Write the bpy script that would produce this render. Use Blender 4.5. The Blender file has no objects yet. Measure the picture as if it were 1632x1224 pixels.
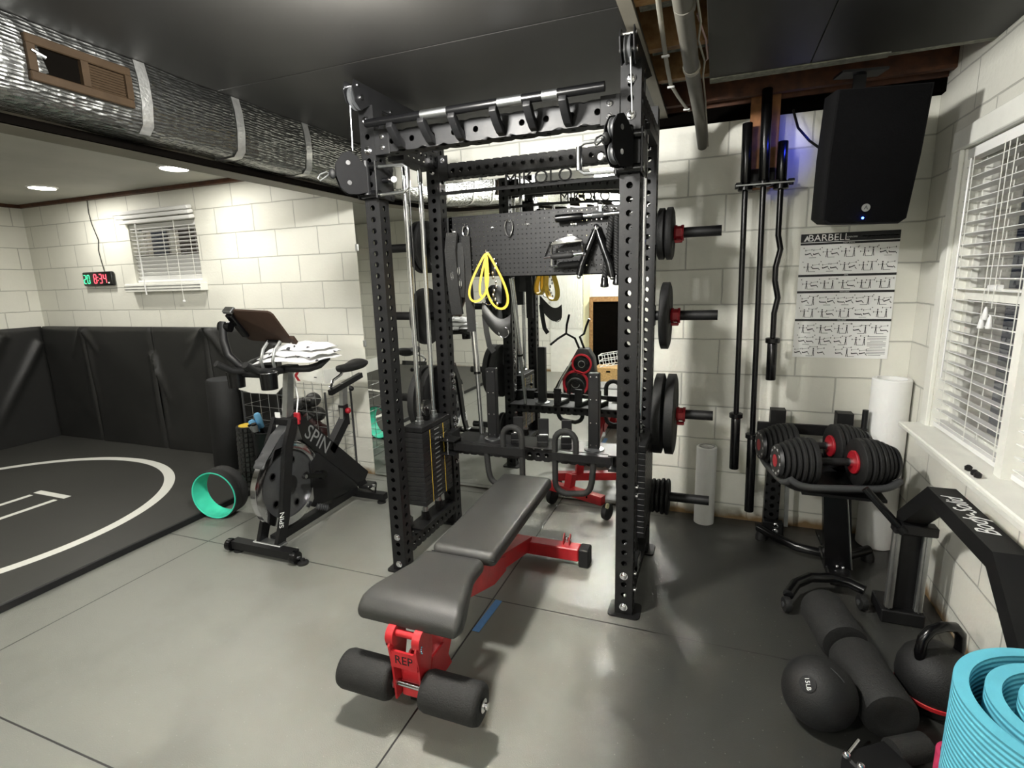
P_DOWN = 4.5
P_MAIN = 100.0
P_BACK = 72.0
P_EXT_FILL = 12.0
EXPO = 0.98
import bpy, bmesh, math, random
from mathutils import Vector, Matrix, Euler
random.seed(11)
SC = bpy.context.scene
COL = SC.collection
PI = math.pi
V = Vector
def lin(c):
    c = c/255.0
    return c/12.92 if c <= 0.04045 else ((c+0.055)/1.055)**2.4
def S(r, g, b): return (lin(r), lin(g), lin(b), 1.0)

# ------------------------------------------------------------------ materials
MATS = {}
def nn(nt, t, **kw):
    n = nt.nodes.new(t)
    for k, v in kw.items(): setattr(n, k, v)
    return n
def mat(name, col, rough=0.5, metal=0.0, var=0.0, vscale=8.0, bump=0.0, bscale=150.0, emit=0.0, spec=0.5, coat=0.0, col2=None):
    m = bpy.data.materials.new(name); m.use_nodes = True
    nt = m.node_tree; p = nt.nodes['Principled BSDF']
    p.inputs['Base Color'].default_value = col
    p.inputs['Roughness'].default_value = rough
    p.inputs['Metallic'].default_value = metal
    p.inputs['Specular IOR Level'].default_value = spec
    if coat: p.inputs['Coat Weight'].default_value = coat
    if emit:
        p.inputs['Emission Color'].default_value = col
        p.inputs['Emission Strength'].default_value = emit
    tc = nn(nt, 'ShaderNodeTexCoord')
    if var or col2:
        no = nn(nt, 'ShaderNodeTexNoise'); no.inputs['Scale'].default_value = vscale; no.inputs['Detail'].default_value = 5
        nt.links.new(tc.outputs['Object'], no.inputs['Vector'])
        r = nn(nt, 'ShaderNodeMapRange'); r.inputs[1].default_value = 0.3; r.inputs[2].default_value = 0.7
        nt.links.new(no.outputs['Fac'], r.inputs[0])
        mx = nn(nt, 'ShaderNodeMix', data_type='RGBA')
        c2 = col2 if col2 else tuple(min(1, c*(1+var)) for c in col[:3])+(1,)
        c1 = col if col2 else tuple(c*(1-var) for c in col[:3])+(1,)
        mx.inputs[6].default_value = c1; mx.inputs[7].default_value = c2
        nt.links.new(r.outputs[0], mx.inputs[0]); nt.links.new(mx.outputs[2], p.inputs['Base Color'])
    if bump:
        nb = nn(nt, 'ShaderNodeTexNoise'); nb.inputs['Scale'].default_value = bscale; nb.inputs['Detail'].default_value = 3
        nt.links.new(tc.outputs['Object'], nb.inputs['Vector'])
        b = nn(nt, 'ShaderNodeBump'); b.inputs['Strength'].default_value = bump; b.inputs['Distance'].default_value = 0.01
        nt.links.new(nb.outputs['Fac'], b.inputs['Height']); nt.links.new(b.outputs['Normal'], p.inputs['Normal'])
    MATS[name] = m
    return m
def math_node(nt, op, a, b=None, c=None):
    n = nn(nt, 'ShaderNodeMath', operation=op)
    for i, x in enumerate((a, b, c)):
        if x is None: continue
        if isinstance(x, (int, float)): n.inputs[i].default_value = x
        else: nt.links.new(x, n.inputs[i])
    return n.outputs[0]
def posxyz(nt):
    g = nn(nt, 'ShaderNodeNewGeometry'); s = nn(nt, 'ShaderNodeSeparateXYZ')
    nt.links.new(g.outputs['Position'], s.inputs[0]); return s.outputs

# ------------------------------------------------------------------ mesh builder
def basis(d):
    d = V(d).normalized()
    a = V((0, 0, 1)) if abs(d.z) < 0.9 else V((1, 0, 0))
    u = a.cross(d).normalized(); return u, d.cross(u).normalized(), d
def mtx(loc, rot=(0, 0, 0)):
    return Matrix.Translation(loc) @ Euler(rot, 'XYZ').to_matrix().to_4x4()
def frame(o, x, y):
    x = V(x).normalized(); z = x.cross(V(y)).normalized(); y = z.cross(x)
    m = Matrix((x, y, z)).transposed().to_4x4(); m.translation = V(o); return m
TM = {}          # world matrix of each parent
class B:
    def __init__(s): s.v = []; s.f = []; s.mi = []; s.ms = []
    def m(s, m):
        if m not in s.ms: s.ms.append(m)
        return s.ms.index(m)
    def add(s, vs, fs, m, M=None):
        k = len(s.v); i = s.m(m)
        s.v += [tuple(M @ V(v)) if M is not None else tuple(v) for v in vs]
        s.f += [tuple(k+j for j in f) for f in fs]; s.mi += [i]*len(fs)
        return s
    def box(s, c, size, m, rot=None, M=None, bev=0.0, seg=1):
        x, y, z = (q/2 for q in size)
        T = Matrix.Translation(c)
        if rot: T = T @ Euler(rot, 'XYZ').to_matrix().to_4x4()
        if M is not None: T = M @ T
        vs = [(-x,-y,-z),(x,-y,-z),(x,y,-z),(-x,y,-z),(-x,-y,z),(x,-y,z),(x,y,z),(-x,y,z)]
        fs = [(0,3,2,1),(4,5,6,7),(0,1,5,4),(1,2,6,5),(2,3,7,6),(3,0,4,7)]
        if bev:
            bm = bmesh.new(); q = [bm.verts.new(v) for v in vs]
            for f in fs: bm.faces.new([q[i] for i in f])
            bmesh.ops.bevel(bm, geom=bm.edges[:], offset=min(bev, .49*2*min(x, y, z)), segments=seg, affect='EDGES', profile=.5)
            bm.verts.index_update(); vs = [v.co.copy() for v in bm.verts]; fs = [[v.index for v in f.verts] for f in bm.faces]; bm.free()
        return s.add(vs, fs, m, T)
    def span(s, a, b, m, bev=0.0):          # box from corner to corner
        c = [(p+q)/2 for p, q in zip(a, b)]; return s.box(c, [abs(q-p) for p, q in zip(a, b)], m, bev=bev)
    def cyl(s, p0, p1, r, m, seg=20, r2=None, cap=True, M=None):
        p0, p1 = V(p0), V(p1); r2 = r if r2 is None else r2
        u, w, d = basis(p1-p0); vs = []; fs = []
        for p, q in ((p0, r), (p1, r2)):
            for i in range(seg):
                a = 2*PI*i/seg; vs.append(p+(u*math.cos(a)+w*math.sin(a))*q)
        for i in range(seg):
            j = (i+1) % seg; fs.append((i, j, seg+j, seg+i))
        if cap: fs.append(tuple(range(seg-1, -1, -1))); fs.append(tuple(range(seg, 2*seg)))
        return s.add(vs, fs, m, M)
    def lathe(s, prof, o, d, m, seg=24, M=None, cap=True):      # prof: (radius, height along d)
        o = V(o); u, w, d = basis(d); vs = []; fs = []; n = len(prof)
        for r, h in prof:
            for i in range(seg):
                a = 2*PI*i/seg; vs.append(o+d*h+(u*math.cos(a)+w*math.sin(a))*max(r, 1e-5))
        for k in range(n-1):
            for i in range(seg):
                j = (i+1) % seg; fs.append((k*seg+i, k*seg+j, (k+1)*seg+j, (k+1)*seg+i))
        if cap:
            fs.append(tuple(range(seg-1, -1, -1))); fs.append(tuple(range((n-1)*seg, n*seg)))
        return s.add(vs, fs, m, M)
    def sweep(s, pts, sect, m, closed=False, up=None, cap=True, scale=None, M=None):
        pts = [V(p) for p in pts]; n = len(pts); k = len(sect); vs = []; fs = []
        pu = None
        for i in range(n):
            a = pts[(i-1) % n] if (closed or i > 0) else pts[i]
            b = pts[(i+1) % n] if (closed or i < n-1) else pts[i]
            d = (b-a).normalized()
            if up is not None: u = V(up).cross(d); u = u.normalized() if u.length > 1e-6 else basis(d)[0]
            elif pu is None: u = basis(d)[0]
            else:
                u = pu-d*pu.dot(d); u = u.normalized() if u.length > 1e-6 else basis(d)[0]
            pu = u; w = d.cross(u).normalized(); q = 1 if scale is None else scale[i]
            # mitre so that the section keeps its width in a bend
            for x, y in sect: vs.append(pts[i]+(u*x+w*y)*q)
        L = n if closed else n-1
        for i in range(L):
            for j in range(k):
                a = i*k+j; b = i*k+(j+1) % k; c = ((i+1) % n)*k+(j+1) % k; d = ((i+1) % n)*k+j
                fs.append((a, b, c, d))
        if cap and not closed: fs.append(tuple(range(k-1, -1, -1))); fs.append(tuple(range((n-1)*k, n*k)))
        return s.add(vs, fs, m, M)
    def tube(s, pts, r, m, seg=10, closed=False, up=None, scale=None, M=None, cap=True):
        return s.sweep(pts, [(r*math.cos(2*PI*i/seg), r*math.sin(2*PI*i/seg)) for i in range(seg)], m, closed, up, cap, scale, M)
    def bar(s, a, b, w, h, m, up=(0, 0, 1), M=None):     # rectangular bar between two points
        return s.sweep([a, b], [(-w/2, -h/2), (w/2, -h/2), (w/2, h/2), (-w/2, h/2)], m, up=up, M=M)
    def prism(s, poly, t, m, M=None, bev=0.0):           # polygon in local xy, thickness t along z (centred)
        n = len(poly); vs = [(x, y, -t/2) for x, y in poly]+[(x, y, t/2) for x, y in poly]
        fs = [tuple(range(n-1, -1, -1)), tuple(range(n, 2*n))]+[(i, (i+1) % n, n+(i+1) % n, n+i) for i in range(n)]
        if bev:
            bm = bmesh.new(); q = [bm.verts.new(v) for v in vs]
            for f in fs: bm.faces.new([q[i] for i in f])
            bmesh.ops.bevel(bm, geom=bm.edges[:], offset=bev, segments=2, affect='EDGES', profile=.5)
            bm.verts.index_update(); vs = [v.co.copy() for v in bm.verts]; fs = [[v.index for v in f.verts] for f in bm.faces]; bm.free()
        return s.add(vs, fs, m, M)
    def ball(s, c, r, m, seg=20, rings=12, M=None):
        rx, ry, rz = (r, r, r) if isinstance(r, (int, float)) else r
        vs = [(c[0], c[1], c[2]-rz)]; fs = []
        for i in range(1, rings):
            t = PI*i/rings
            for j in range(seg):
                a = 2*PI*j/seg; vs.append((c[0]+rx*math.sin(t)*math.cos(a), c[1]+ry*math.sin(t)*math.sin(a), c[2]-rz*math.cos(t)))
        vs.append((c[0], c[1], c[2]+rz)); L = len(vs)-1
        for j in range(seg): fs.append((0, 1+(j+1) % seg, 1+j))
        for i in range(rings-2):
            for j in range(seg):
                a = 1+i*seg+j; b = 1+i*seg+(j+1) % seg; fs.append((a, b, b+seg, a+seg))
        for j in range(seg): fs.append((L, L-seg+j, L-seg+(j+1) % seg))
        return s.add(vs, fs, m, M)
    def grid(s, nx, ny, fn, m, wrap=False):              # fn(u,v) -> point
        vs = [fn(i/nx, j/ny) for j in range(ny+1) for i in range(nx+1)]; fs = []
        for j in range(ny):
            for i in range(nx):
                a = j*(nx+1)+i; fs.append((a, a+1, a+nx+2, a+nx+1))
        return s.add(vs, fs, m)
    def holed(s, w, n, pitch, r, m, M, seg=16, depth=0.004):   # strip in local xy with n round holes along y, hole wall going to -z
        vs = []; fs = []
        for k in range(n):
            cy = (k+.5)*pitch
            o = len(vs)
            for i in range(seg):
                a = 2*PI*(i+.5)/seg if False else 2*PI*i/seg
                c, q = math.cos(a), math.sin(a); mx = max(abs(c), abs(q))
                vs.append((c/mx*w/2, cy+q/mx*pitch/2, 0)); vs.append((c*r, cy+q*r, 0)); vs.append((c*r, cy+q*r, -depth))
            for i in range(seg):
                j = (i+1) % seg; a = o+3*i; b = o+3*j
                fs.append((a, b, b+1, a+1)); fs.append((a+1, b+1, b+2, a+2))
        return s.add(vs, fs, m, M)
    def text(s, t, size, m, M, depth=0.001, align='CENTER'):
        cu = bpy.data.curves.new('t', 'FONT'); cu.body = t; cu.size = size; cu.extrude = depth/2; cu.align_x = align; cu.align_y = 'CENTER'; cu.resolution_u = 3
        o = bpy.data.objects.new('t', cu); COL.objects.link(o)
        dg = bpy.context.evaluated_depsgraph_get(); me = bpy.data.meshes.new_from_object(o.evaluated_get(dg))
        s.add([v.co.copy() for v in me.vertices], [tuple(p.vertices) for p in me.polygons], m, M)
        bpy.data.objects.remove(o); bpy.data.meshes.remove(me); bpy.data.curves.remove(cu)
        return s
    def obj(s, name, parent=None, loc=None, label=None, smooth=35, world=True, kind=None):
        me = bpy.data.meshes.new(name)
        vs = s.v
        o = bpy.data.objects.new(name, me); COL.objects.link(o)
        if parent is not None:
            o.parent = parent
            if world:
                I = TM[parent].inverted(); vs = [I @ V(v) for v in vs]
            if loc is not None:
                o.location = loc; L = V(loc); vs = [V(v)-L for v in vs]
            TM[o] = TM[parent] @ Matrix.Translation(o.location)
        else:
            if loc is not None:
                o.location = loc; L = V(loc); vs = [V(v)-L for v in vs]
            TM[o] = Matrix.Translation(o.location)
        me.from_pydata([tuple(v) for v in vs], [], s.f)
        for q in s.ms: me.materials.append(q)
        me.polygons.foreach_set('material_index', s.mi)
        if smooth:
            me.polygons.foreach_set('use_smooth', [True]*len(me.polygons))
            me.set_sharp_from_angle(angle=math.radians(smooth))
        me.update(); me.validate()
        if label: o['label'] = label
        if kind: o['kind'] = kind
        return o
def thing(name, label, cat, loc=(0, 0, 0), rot=(0, 0, 0), group=None):
    o = bpy.data.objects.new(name, None); COL.objects.link(o); o.empty_display_size = .05
    o.location = loc; o.rotation_euler = rot; o['label'] = label; o['category'] = cat
    if group: o['group'] = group
    TM[o] = mtx(loc, rot); return o
def tag(o, label, cat, group=None):
    o['label'] = label; o['category'] = cat
    if group: o['group'] = group
    return o
def dup(root, loc, rot=None, label=None, group=None):
    r = root.copy(); COL.objects.link(r); r.location = loc
    if rot is not None: r.rotation_euler = rot
    if label: r['label'] = label
    if group: r['group'] = group
    TM[r] = mtx(loc, r.rotation_euler)
    for ch in list(root.children):
        c = ch.copy(); COL.objects.link(c); c.parent = r
        for g in ch.children:
            d = g.copy(); COL.objects.link(d); d.parent = c
    return r
def arc(c, r, a0, a1, n, plane='yz'):
    out = []
    for i in range(n+1):
        a = a0+(a1-a0)*i/n; x, y = r*math.cos(a), r*math.sin(a)
        out.append({'yz': (c[0], c[1]+x, c[2]+y), 'xz': (c[0]+x, c[1], c[2]+y), 'xy': (c[0]+x, c[1]+y, c[2])}[plane])
    return out
def rrect(w, h, r, n=5):
    out = []
    for cx, cy, a in ((w/2-r, h/2-r, 0), (-w/2+r, h/2-r, PI/2), (-w/2+r, -h/2+r, PI), (w/2-r, -h/2+r, 1.5*PI)):
        for i in range(n+1):
            t = a+PI/2*i/n; out.append((cx+r*math.cos(t), cy+r*math.sin(t)))
    return out
BLK = mat('black_powder_coat', S(15, 15, 16), .5, 0, .15, 30, .05, 400, spec=.35)
BLKG = mat('black_gloss', S(9, 9, 10), .25, .1, .1, spec=.45)
RUB = mat('black_rubber', S(14, 14, 14), .62, 0, .2, 14, .25, 300)
FOAM = mat('black_foam', S(25, 25, 24), .75, 0, .12, 20, .3, 220)
VINYL = mat('black_vinyl', S(33, 33, 32), .42, 0, .1, 6, .12, 500)
PADV = mat('bench_vinyl', S(50, 50, 48), .46, 0, .1, 9, .15, 600)
CHROME = mat('chrome', S(215, 215, 218), .12, 1, .05)
STEEL = mat('brushed_steel', S(170, 172, 172), .33, 1, .12, 40)
ALU = mat('aluminium', S(176, 178, 176), .42, 1, .1, 20)
RED = mat('red_powder_coat', S(176, 34, 40), .4, 0, .12, 20, .05, 300)
REDC = mat('red_plastic', S(150, 22, 34), .45, 0, .15, 30)
WHITE = mat('white_paint', S(226, 226, 218), .5, 0, .05, 10)
WHITEP = mat('white_plastic', S(232, 232, 230), .4)
CLOTHW = mat('white_cloth', S(222, 222, 220), .85, 0, .06, 40, .3, 120)
INK = mat('black_ink', S(14, 14, 16), .6)
LETTER = mat('white_lettering', S(225, 225, 222), .5)
GREYL = mat('grey_lettering', S(120, 121, 120), .6)
YEL = mat('yellow_latex', S(225, 190, 62), .5, 0, .08, 12)
MINT = mat('mint_plastic', S(64, 205, 172), .35, 0, .04, 6)
CYAN = mat('cyan_foam', S(84, 166, 186), .7, 0, .05, 25, .2, 200)
CREAM = mat('cream_foam', S(226, 222, 180), .7)
PINK = mat('magenta_foam', S(178, 44, 84), .7, 0, .08)
BLUEP = mat('light_blue_foam', S(108, 172, 212), .6, 0, .06)
BLUET = mat('blue_tape', S(96, 146, 205), .6, 0, .06, 50)
WOODL = mat('pale_wood', S(168, 132, 84), .6, 0, .25, 30, .1, 80, col2=S(132, 92, 52))
WOODD = mat('dark_wood', S(92, 54, 30), .6, 0, .25, 20, .1, 80, col2=S(60, 34, 20))
PLY = mat('plywood', S(150, 100, 52), .6, 0, .2, 25, .1, 80, col2=S(118, 74, 38))
PAPER = mat('white_paper', S(236, 236, 234), .6, 0, .03)
CARD = mat('tablet_case', S(50, 36, 27), .65, 0, .12, 20, spec=.25)
GREYP = mat('grey_plastic', S(58, 59, 60), .4, 0, .1)
DKGREY = mat('dark_grey_plastic', S(26, 26, 27), .38, 0, .1)
MATTE = mat('matte_black_plate', S(14, 14, 15), .75, 0, .1, spec=.12)
BROWNV = mat('brown_vent', S(42, 32, 21), .7, 0, .15, 20, spec=.1)
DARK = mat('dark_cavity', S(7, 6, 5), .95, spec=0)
WICK = mat('wicker', S(196, 160, 104), .7, 0, .25, 60, .5, 120)
GREEN = mat('green_lid', S(120, 190, 120), .5)
CABLE = mat('black_cable', S(20, 20, 20), .35)
MAROON = mat('maroon_leather', S(58, 24, 24), .45, 0, .2, 20)
CONC = mat('grey_mortar', S(120, 112, 98), .8, 0, .35, 14, .8, 60)
def emis(name, col, st):
    return mat(name, col, .5, emit=st)
LED_R = emis('led_red', S(255, 70, 84), 1.6)
LED_G = emis('led_green', S(70, 230, 150), 1.0)
LED_B = emis('led_blue', S(30, 60, 255), 30.0)
LAMP = emis('lamp_glow', (1.0, .93, .80, 1), 30.0)
LAMPM = emis('lamp_glow_main', (1.0, .90, .74, 1), 12.0)

def block_mat(name, horiz, x0, col=(226, 225, 214), dirt=True):
    m = bpy.data.materials.new(name); m.use_nodes = True; nt = m.node_tree; p = nt.nodes['Principled BSDF']
    o = posxyz(nt)
    cb = nn(nt, 'ShaderNodeCombineXYZ')
    nt.links.new(math_node(nt, 'SUBTRACT', o[horiz], x0), cb.inputs[0]); nt.links.new(math_node(nt, 'SUBTRACT', o[2], 0.095), cb.inputs[1])
    wob = nn(nt, 'ShaderNodeTexNoise'); wob.inputs['Scale'].default_value = 9; wob.inputs['Detail'].default_value = 2
    g = nn(nt, 'ShaderNodeNewGeometry'); nt.links.new(g.outputs['Position'], wob.inputs['Vector'])
    va = nn(nt, 'ShaderNodeVectorMath', operation='SUBTRACT'); nt.links.new(wob.outputs['Color'], va.inputs[0]); va.inputs[1].default_value = (.5, .5, .5)
    vs = nn(nt, 'ShaderNodeVectorMath', operation='SCALE'); nt.links.new(va.outputs[0], vs.inputs[0]); vs.inputs['Scale'].default_value = .008
    ad = nn(nt, 'ShaderNodeVectorMath', operation='ADD'); nt.links.new(cb.outputs[0], ad.inputs[0]); nt.links.new(vs.outputs[0], ad.inputs[1])
    br = nn(nt, 'ShaderNodeTexBrick', offset=.5, offset_frequency=2, squash=1.0)
    nt.links.new(ad.outputs[0], br.inputs['Vector'])
    br.inputs['Scale'].default_value = 1; br.inputs['Brick Width'].default_value = .4064; br.inputs['Row Height'].default_value = .2032
    br.inputs['Mortar Size'].default_value = .0045; br.inputs['Mortar Smooth'].default_value = .35; br.inputs['Bias'].default_value = 0
    c = S(*col); br.inputs['Color1'].default_value = c; br.inputs['Color2'].default_value = tuple(q*.93 for q in c[:3])+(1,)
    br.inputs['Mortar'].default_value = tuple(q*.62 for q in c[:3])+(1,)
    no = nn(nt, 'ShaderNodeTexNoise'); no.inputs['Scale'].default_value = 2.2; no.inputs['Detail'].default_value = 6
    nt.links.new(g.outputs['Position'], no.inputs['Vector'])
    mr = nn(nt, 'ShaderNodeMapRange'); nt.links.new(no.outputs['Fac'], mr.inputs[0]); mr.inputs[1].default_value = .35; mr.inputs[2].default_value = .75; mr.inputs[3].default_value = 1.0; mr.inputs[4].default_value = .9
    mx = nn(nt, 'ShaderNodeMix', data_type='RGBA', blend_type='MULTIPLY'); mx.inputs[0].default_value = 1
    nt.links.new(br.outputs['Color'], mx.inputs[6]); nt.links.new(mr.outputs[0], mx.inputs[7])
    out = mx.outputs[2]
    if dirt:   # bare stained mortar line at the foot of the wall
        n3 = nn(nt, 'ShaderNodeTexNoise'); n3.inputs['Scale'].default_value = 11; n3.inputs['Detail'].default_value = 4
        nt.links.new(g.outputs['Position'], n3.inputs['Vector'])
        h = math_node(nt, 'ADD', o[2], math_node(nt, 'MULTIPLY', n3.outputs['Fac'], -.09))
        st = nn(nt, 'ShaderNodeMapRange'); nt.links.new(h, st.inputs[0]); st.inputs[1].default_value = -.03; st.inputs[2].default_value = .02; st.inputs[3].default_value = 1; st.inputs[4].default_value = 0
        m2 = nn(nt, 'ShaderNodeMix', data_type='RGBA'); nt.links.new(st.outputs[0], m2.inputs[0]); nt.links.new(out, m2.inputs[6]); m2.inputs[7].default_value = S(128, 104, 70)
        out = m2.outputs[2]
    nt.links.new(out, p.inputs['Base Color'])
    p.inputs['Roughness'].default_value = .5
    fine = nn(nt, 'ShaderNodeTexNoise'); fine.inputs['Scale'].default_value = 55; fine.inputs['Detail'].default_value = 5
    nt.links.new(g.outputs['Position'], fine.inputs['Vector'])
    hh = math_node(nt, 'ADD', math_node(nt, 'MULTIPLY', br.outputs['Fac'], -1.0), math_node(nt, 'MULTIPLY', fine.outputs['Fac'], .35))
    b = nn(nt, 'ShaderNodeBump'); b.inputs['Strength'].default_value = .7; b.inputs['Distance'].default_value = .006
    nt.links.new(hh, b.inputs['Height']); nt.links.new(b.outputs['Normal'], p.inputs['Normal'])
    return m
BLOCKX = block_mat('painted_block_x', 0, -3.017)
BLOCKY = block_mat('painted_block_y', 1, 3.31-.2032)
BLOCKL = block_mat('painted_block_left', 1, 3.31-.3, dirt=False)

def floor_mat():
    m = bpy.data.materials.new('rubber_floor_tiles'); m.use_nodes = True; nt = m.node_tree; p = nt.nodes['Principled BSDF']
    o = posxyz(nt); g = nn(nt, 'ShaderNodeNewGeometry')
    def near(ch, c, w): return math_node(nt, 'LESS_THAN', math_node(nt, 'ABSOLUTE', math_node(nt, 'SUBTRACT', ch, c)), w)
    seam = None
    for x in (-2.782, -.928, .92):
        q = near(o[0], x, .0035); seam = q if seam is None else math_node(nt, 'MAXIMUM', seam, q)
    inner = math_node(nt, 'GREATER_THAN', o[0], -2.782)
    for y in (-.375, .845, 2.062, 3.215):
        q = near(o[1], y, .0032); seam = math_node(nt, 'MAXIMUM', seam, q)
    no = nn(nt, 'ShaderNodeTexNoise'); no.inputs['Scale'].default_value = 1.6; no.inputs['Detail'].default_value = 7; no.inputs['Roughness'].default_value = .62
    nt.links.new(g.outputs['Position'], no.inputs['Vector'])
    # sheen over the lifting area and the darker right side, painted as colour
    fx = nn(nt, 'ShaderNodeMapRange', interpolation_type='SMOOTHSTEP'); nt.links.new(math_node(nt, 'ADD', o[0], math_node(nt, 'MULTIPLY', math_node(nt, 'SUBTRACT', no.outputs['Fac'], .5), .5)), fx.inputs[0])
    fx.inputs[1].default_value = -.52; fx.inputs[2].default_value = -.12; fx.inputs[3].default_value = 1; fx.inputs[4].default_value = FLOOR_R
    painted_sheen = math_node(nt, 'MULTIPLY', fx.outputs[0], math_node(nt, 'ADD', math_node(nt, 'MULTIPLY', no.outputs['Fac'], .9), .55))
    mx = nn(nt, 'ShaderNodeMix', data_type='RGBA'); nt.links.new(painted_sheen, mx.inputs[0])
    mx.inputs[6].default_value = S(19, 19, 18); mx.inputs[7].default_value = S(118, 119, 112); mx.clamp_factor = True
    sp = nn(nt, 'ShaderNodeTexVoronoi'); sp.inputs['Scale'].default_value = 34; nt.links.new(g.outputs['Position'], sp.inputs['Vector'])
    fleck = math_node(nt, 'MULTIPLY', math_node(nt, 'LESS_THAN', sp.outputs['Distance'], .07), .35)
    m1 = nn(nt, 'ShaderNodeMix', data_type='RGBA'); nt.links.new(fleck, m1.inputs[0]); nt.links.new(mx.outputs[2], m1.inputs[6]); m1.inputs[7].default_value = S(165, 164, 155)
    m2 = nn(nt, 'ShaderNodeMix', data_type='RGBA'); nt.links.new(seam, m2.inputs[0]); nt.links.new(m1.outputs[2], m2.inputs[6]); m2.inputs[7].default_value = S(16, 15, 14)
    nt.links.new(m2.outputs[2], p.inputs['Base Color'])
    p.inputs['Roughness'].default_value = .42; p.inputs['Specular IOR Level'].default_value = 1.0
    # raised tread pattern on the older strip beside the wrestling mat
    cb = nn(nt, 'ShaderNodeCombineXYZ'); nt.links.new(o[0], cb.inputs[0]); nt.links.new(o[1], cb.inputs[1])
    tri = math_node(nt, 'ABSOLUTE', math_node(nt, 'SUBTRACT', math_node(nt, 'FRACT', math_node(nt, 'MULTIPLY', o[0], 9.0)), .5))
    zig = math_node(nt, 'FRACT', math_node(nt, 'MULTIPLY', math_node(nt, 'ADD', o[1], math_node(nt, 'MULTIPLY', tri, .09)), 15.0))
    tread = math_node(nt, 'MULTIPLY', math_node(nt, 'GREATER_THAN', zig, .72), math_node(nt, 'SUBTRACT', 1.0, inner))
    fine = nn(nt, 'ShaderNodeTexNoise'); fine.inputs['Scale'].default_value = 240; fine.inputs['Detail'].default_value = 3
    nt.links.new(g.outputs['Position'], fine.inputs['Vector'])
    hh = math_node(nt, 'ADD', math_node(nt, 'ADD', math_node(nt, 'MULTIPLY', fine.outputs['Fac'], .4), math_node(nt, 'MULTIPLY', tread, .9)), math_node(nt, 'MULTIPLY', seam, -1.5))
    b = nn(nt, 'ShaderNodeBump'); b.inputs['Strength'].default_value = .5; b.inputs['Distance'].default_value = .004
    nt.links.new(hh, b.inputs['Height']); nt.links.new(b.outputs['Normal'], p.inputs['Normal'])
    return m
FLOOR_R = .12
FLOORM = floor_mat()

def wrestle_mat():
    m = bpy.data.materials.new('wrestling_mat_vinyl'); m.use_nodes = True; nt = m.node_tree; p = nt.nodes['Principled BSDF']
    o = posxyz(nt)
    cx, cy, R = -4.63, 1.73, 1.175
    dx = math_node(nt, 'SUBTRACT', o[0], cx); dy = math_node(nt, 'SUBTRACT', o[1], cy)
    d = math_node(nt, 'SQRT', math_node(nt, 'ADD', math_node(nt, 'MULTIPLY', dx, dx), math_node(nt, 'MULTIPLY', dy, dy)))
    ring = math_node(nt, 'LESS_THAN', math_node(nt, 'ABSOLUTE', math_node(nt, 'SUBTRACT', d, R)), .036)
    def rect(x0, x1, y0, y1):
        a = math_node(nt, 'LESS_THAN', math_node(nt, 'ABSOLUTE', math_node(nt, 'SUBTRACT', o[0], (x0+x1)/2)), (x1-x0)/2)
        b = math_node(nt, 'LESS_THAN', math_node(nt, 'ABSOLUTE', math_node(nt, 'SUBTRACT', o[1], (y0+y1)/2)), (y1-y0)/2)
        return math_node(nt, 'MULTIPLY', a, b)
    w = ring
    for r in ((-4.66, -4.30, 2.15, 2.20), (-4.36, -4.315, 1.35, 2.12), (-4.645, -4.60, 1.35, 2.12)):
        w = math_node(nt, 'MAXIMUM', w, rect(*r))
    seam = math_node(nt, 'LESS_THAN', math_node(nt, 'FRACT', math_node(nt, 'DIVIDE', math_node(nt, 'ADD', o[1], .12), .235)), .03)
    sx = math_node(nt, 'LESS_THAN', math_node(nt, 'ABSOLUTE', math_node(nt, 'SUBTRACT', o[0], -4.47)), .004)
    seam = math_node(nt, 'MAXIMUM', seam, sx)
    no = nn(nt, 'ShaderNodeTexNoise'); no.inputs['Scale'].default_value = 2.5; no.inputs['Detail'].default_value = 6
    base = nn(nt, 'ShaderNodeMix', data_type='RGBA'); nt.links.new(no.outputs['Fac'], base.inputs[0]); base.inputs[6].default_value = S(42, 42, 40); base.inputs[7].default_value = S(68, 68, 64)
    m2 = nn(nt, 'ShaderNodeMix', data_type='RGBA'); nt.links.new(w, m2.inputs[0]); nt.links.new(base.outputs[2], m2.inputs[6]); m2.inputs[7].default_value = S(222, 222, 214)
    nt.links.new(m2.outputs[2], p.inputs['Base Color']); p.inputs['Roughness'].default_value = .42
    b = nn(nt, 'ShaderNodeBump'); b.inputs['Strength'].default_value = .35; b.inputs['Distance'].default_value = .004; b.invert = True
    nt.links.new(seam, b.inputs['Height']); nt.links.new(b.outputs['Normal'], p.inputs['Normal'])
    return m
WRESTLE = wrestle_mat()

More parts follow.
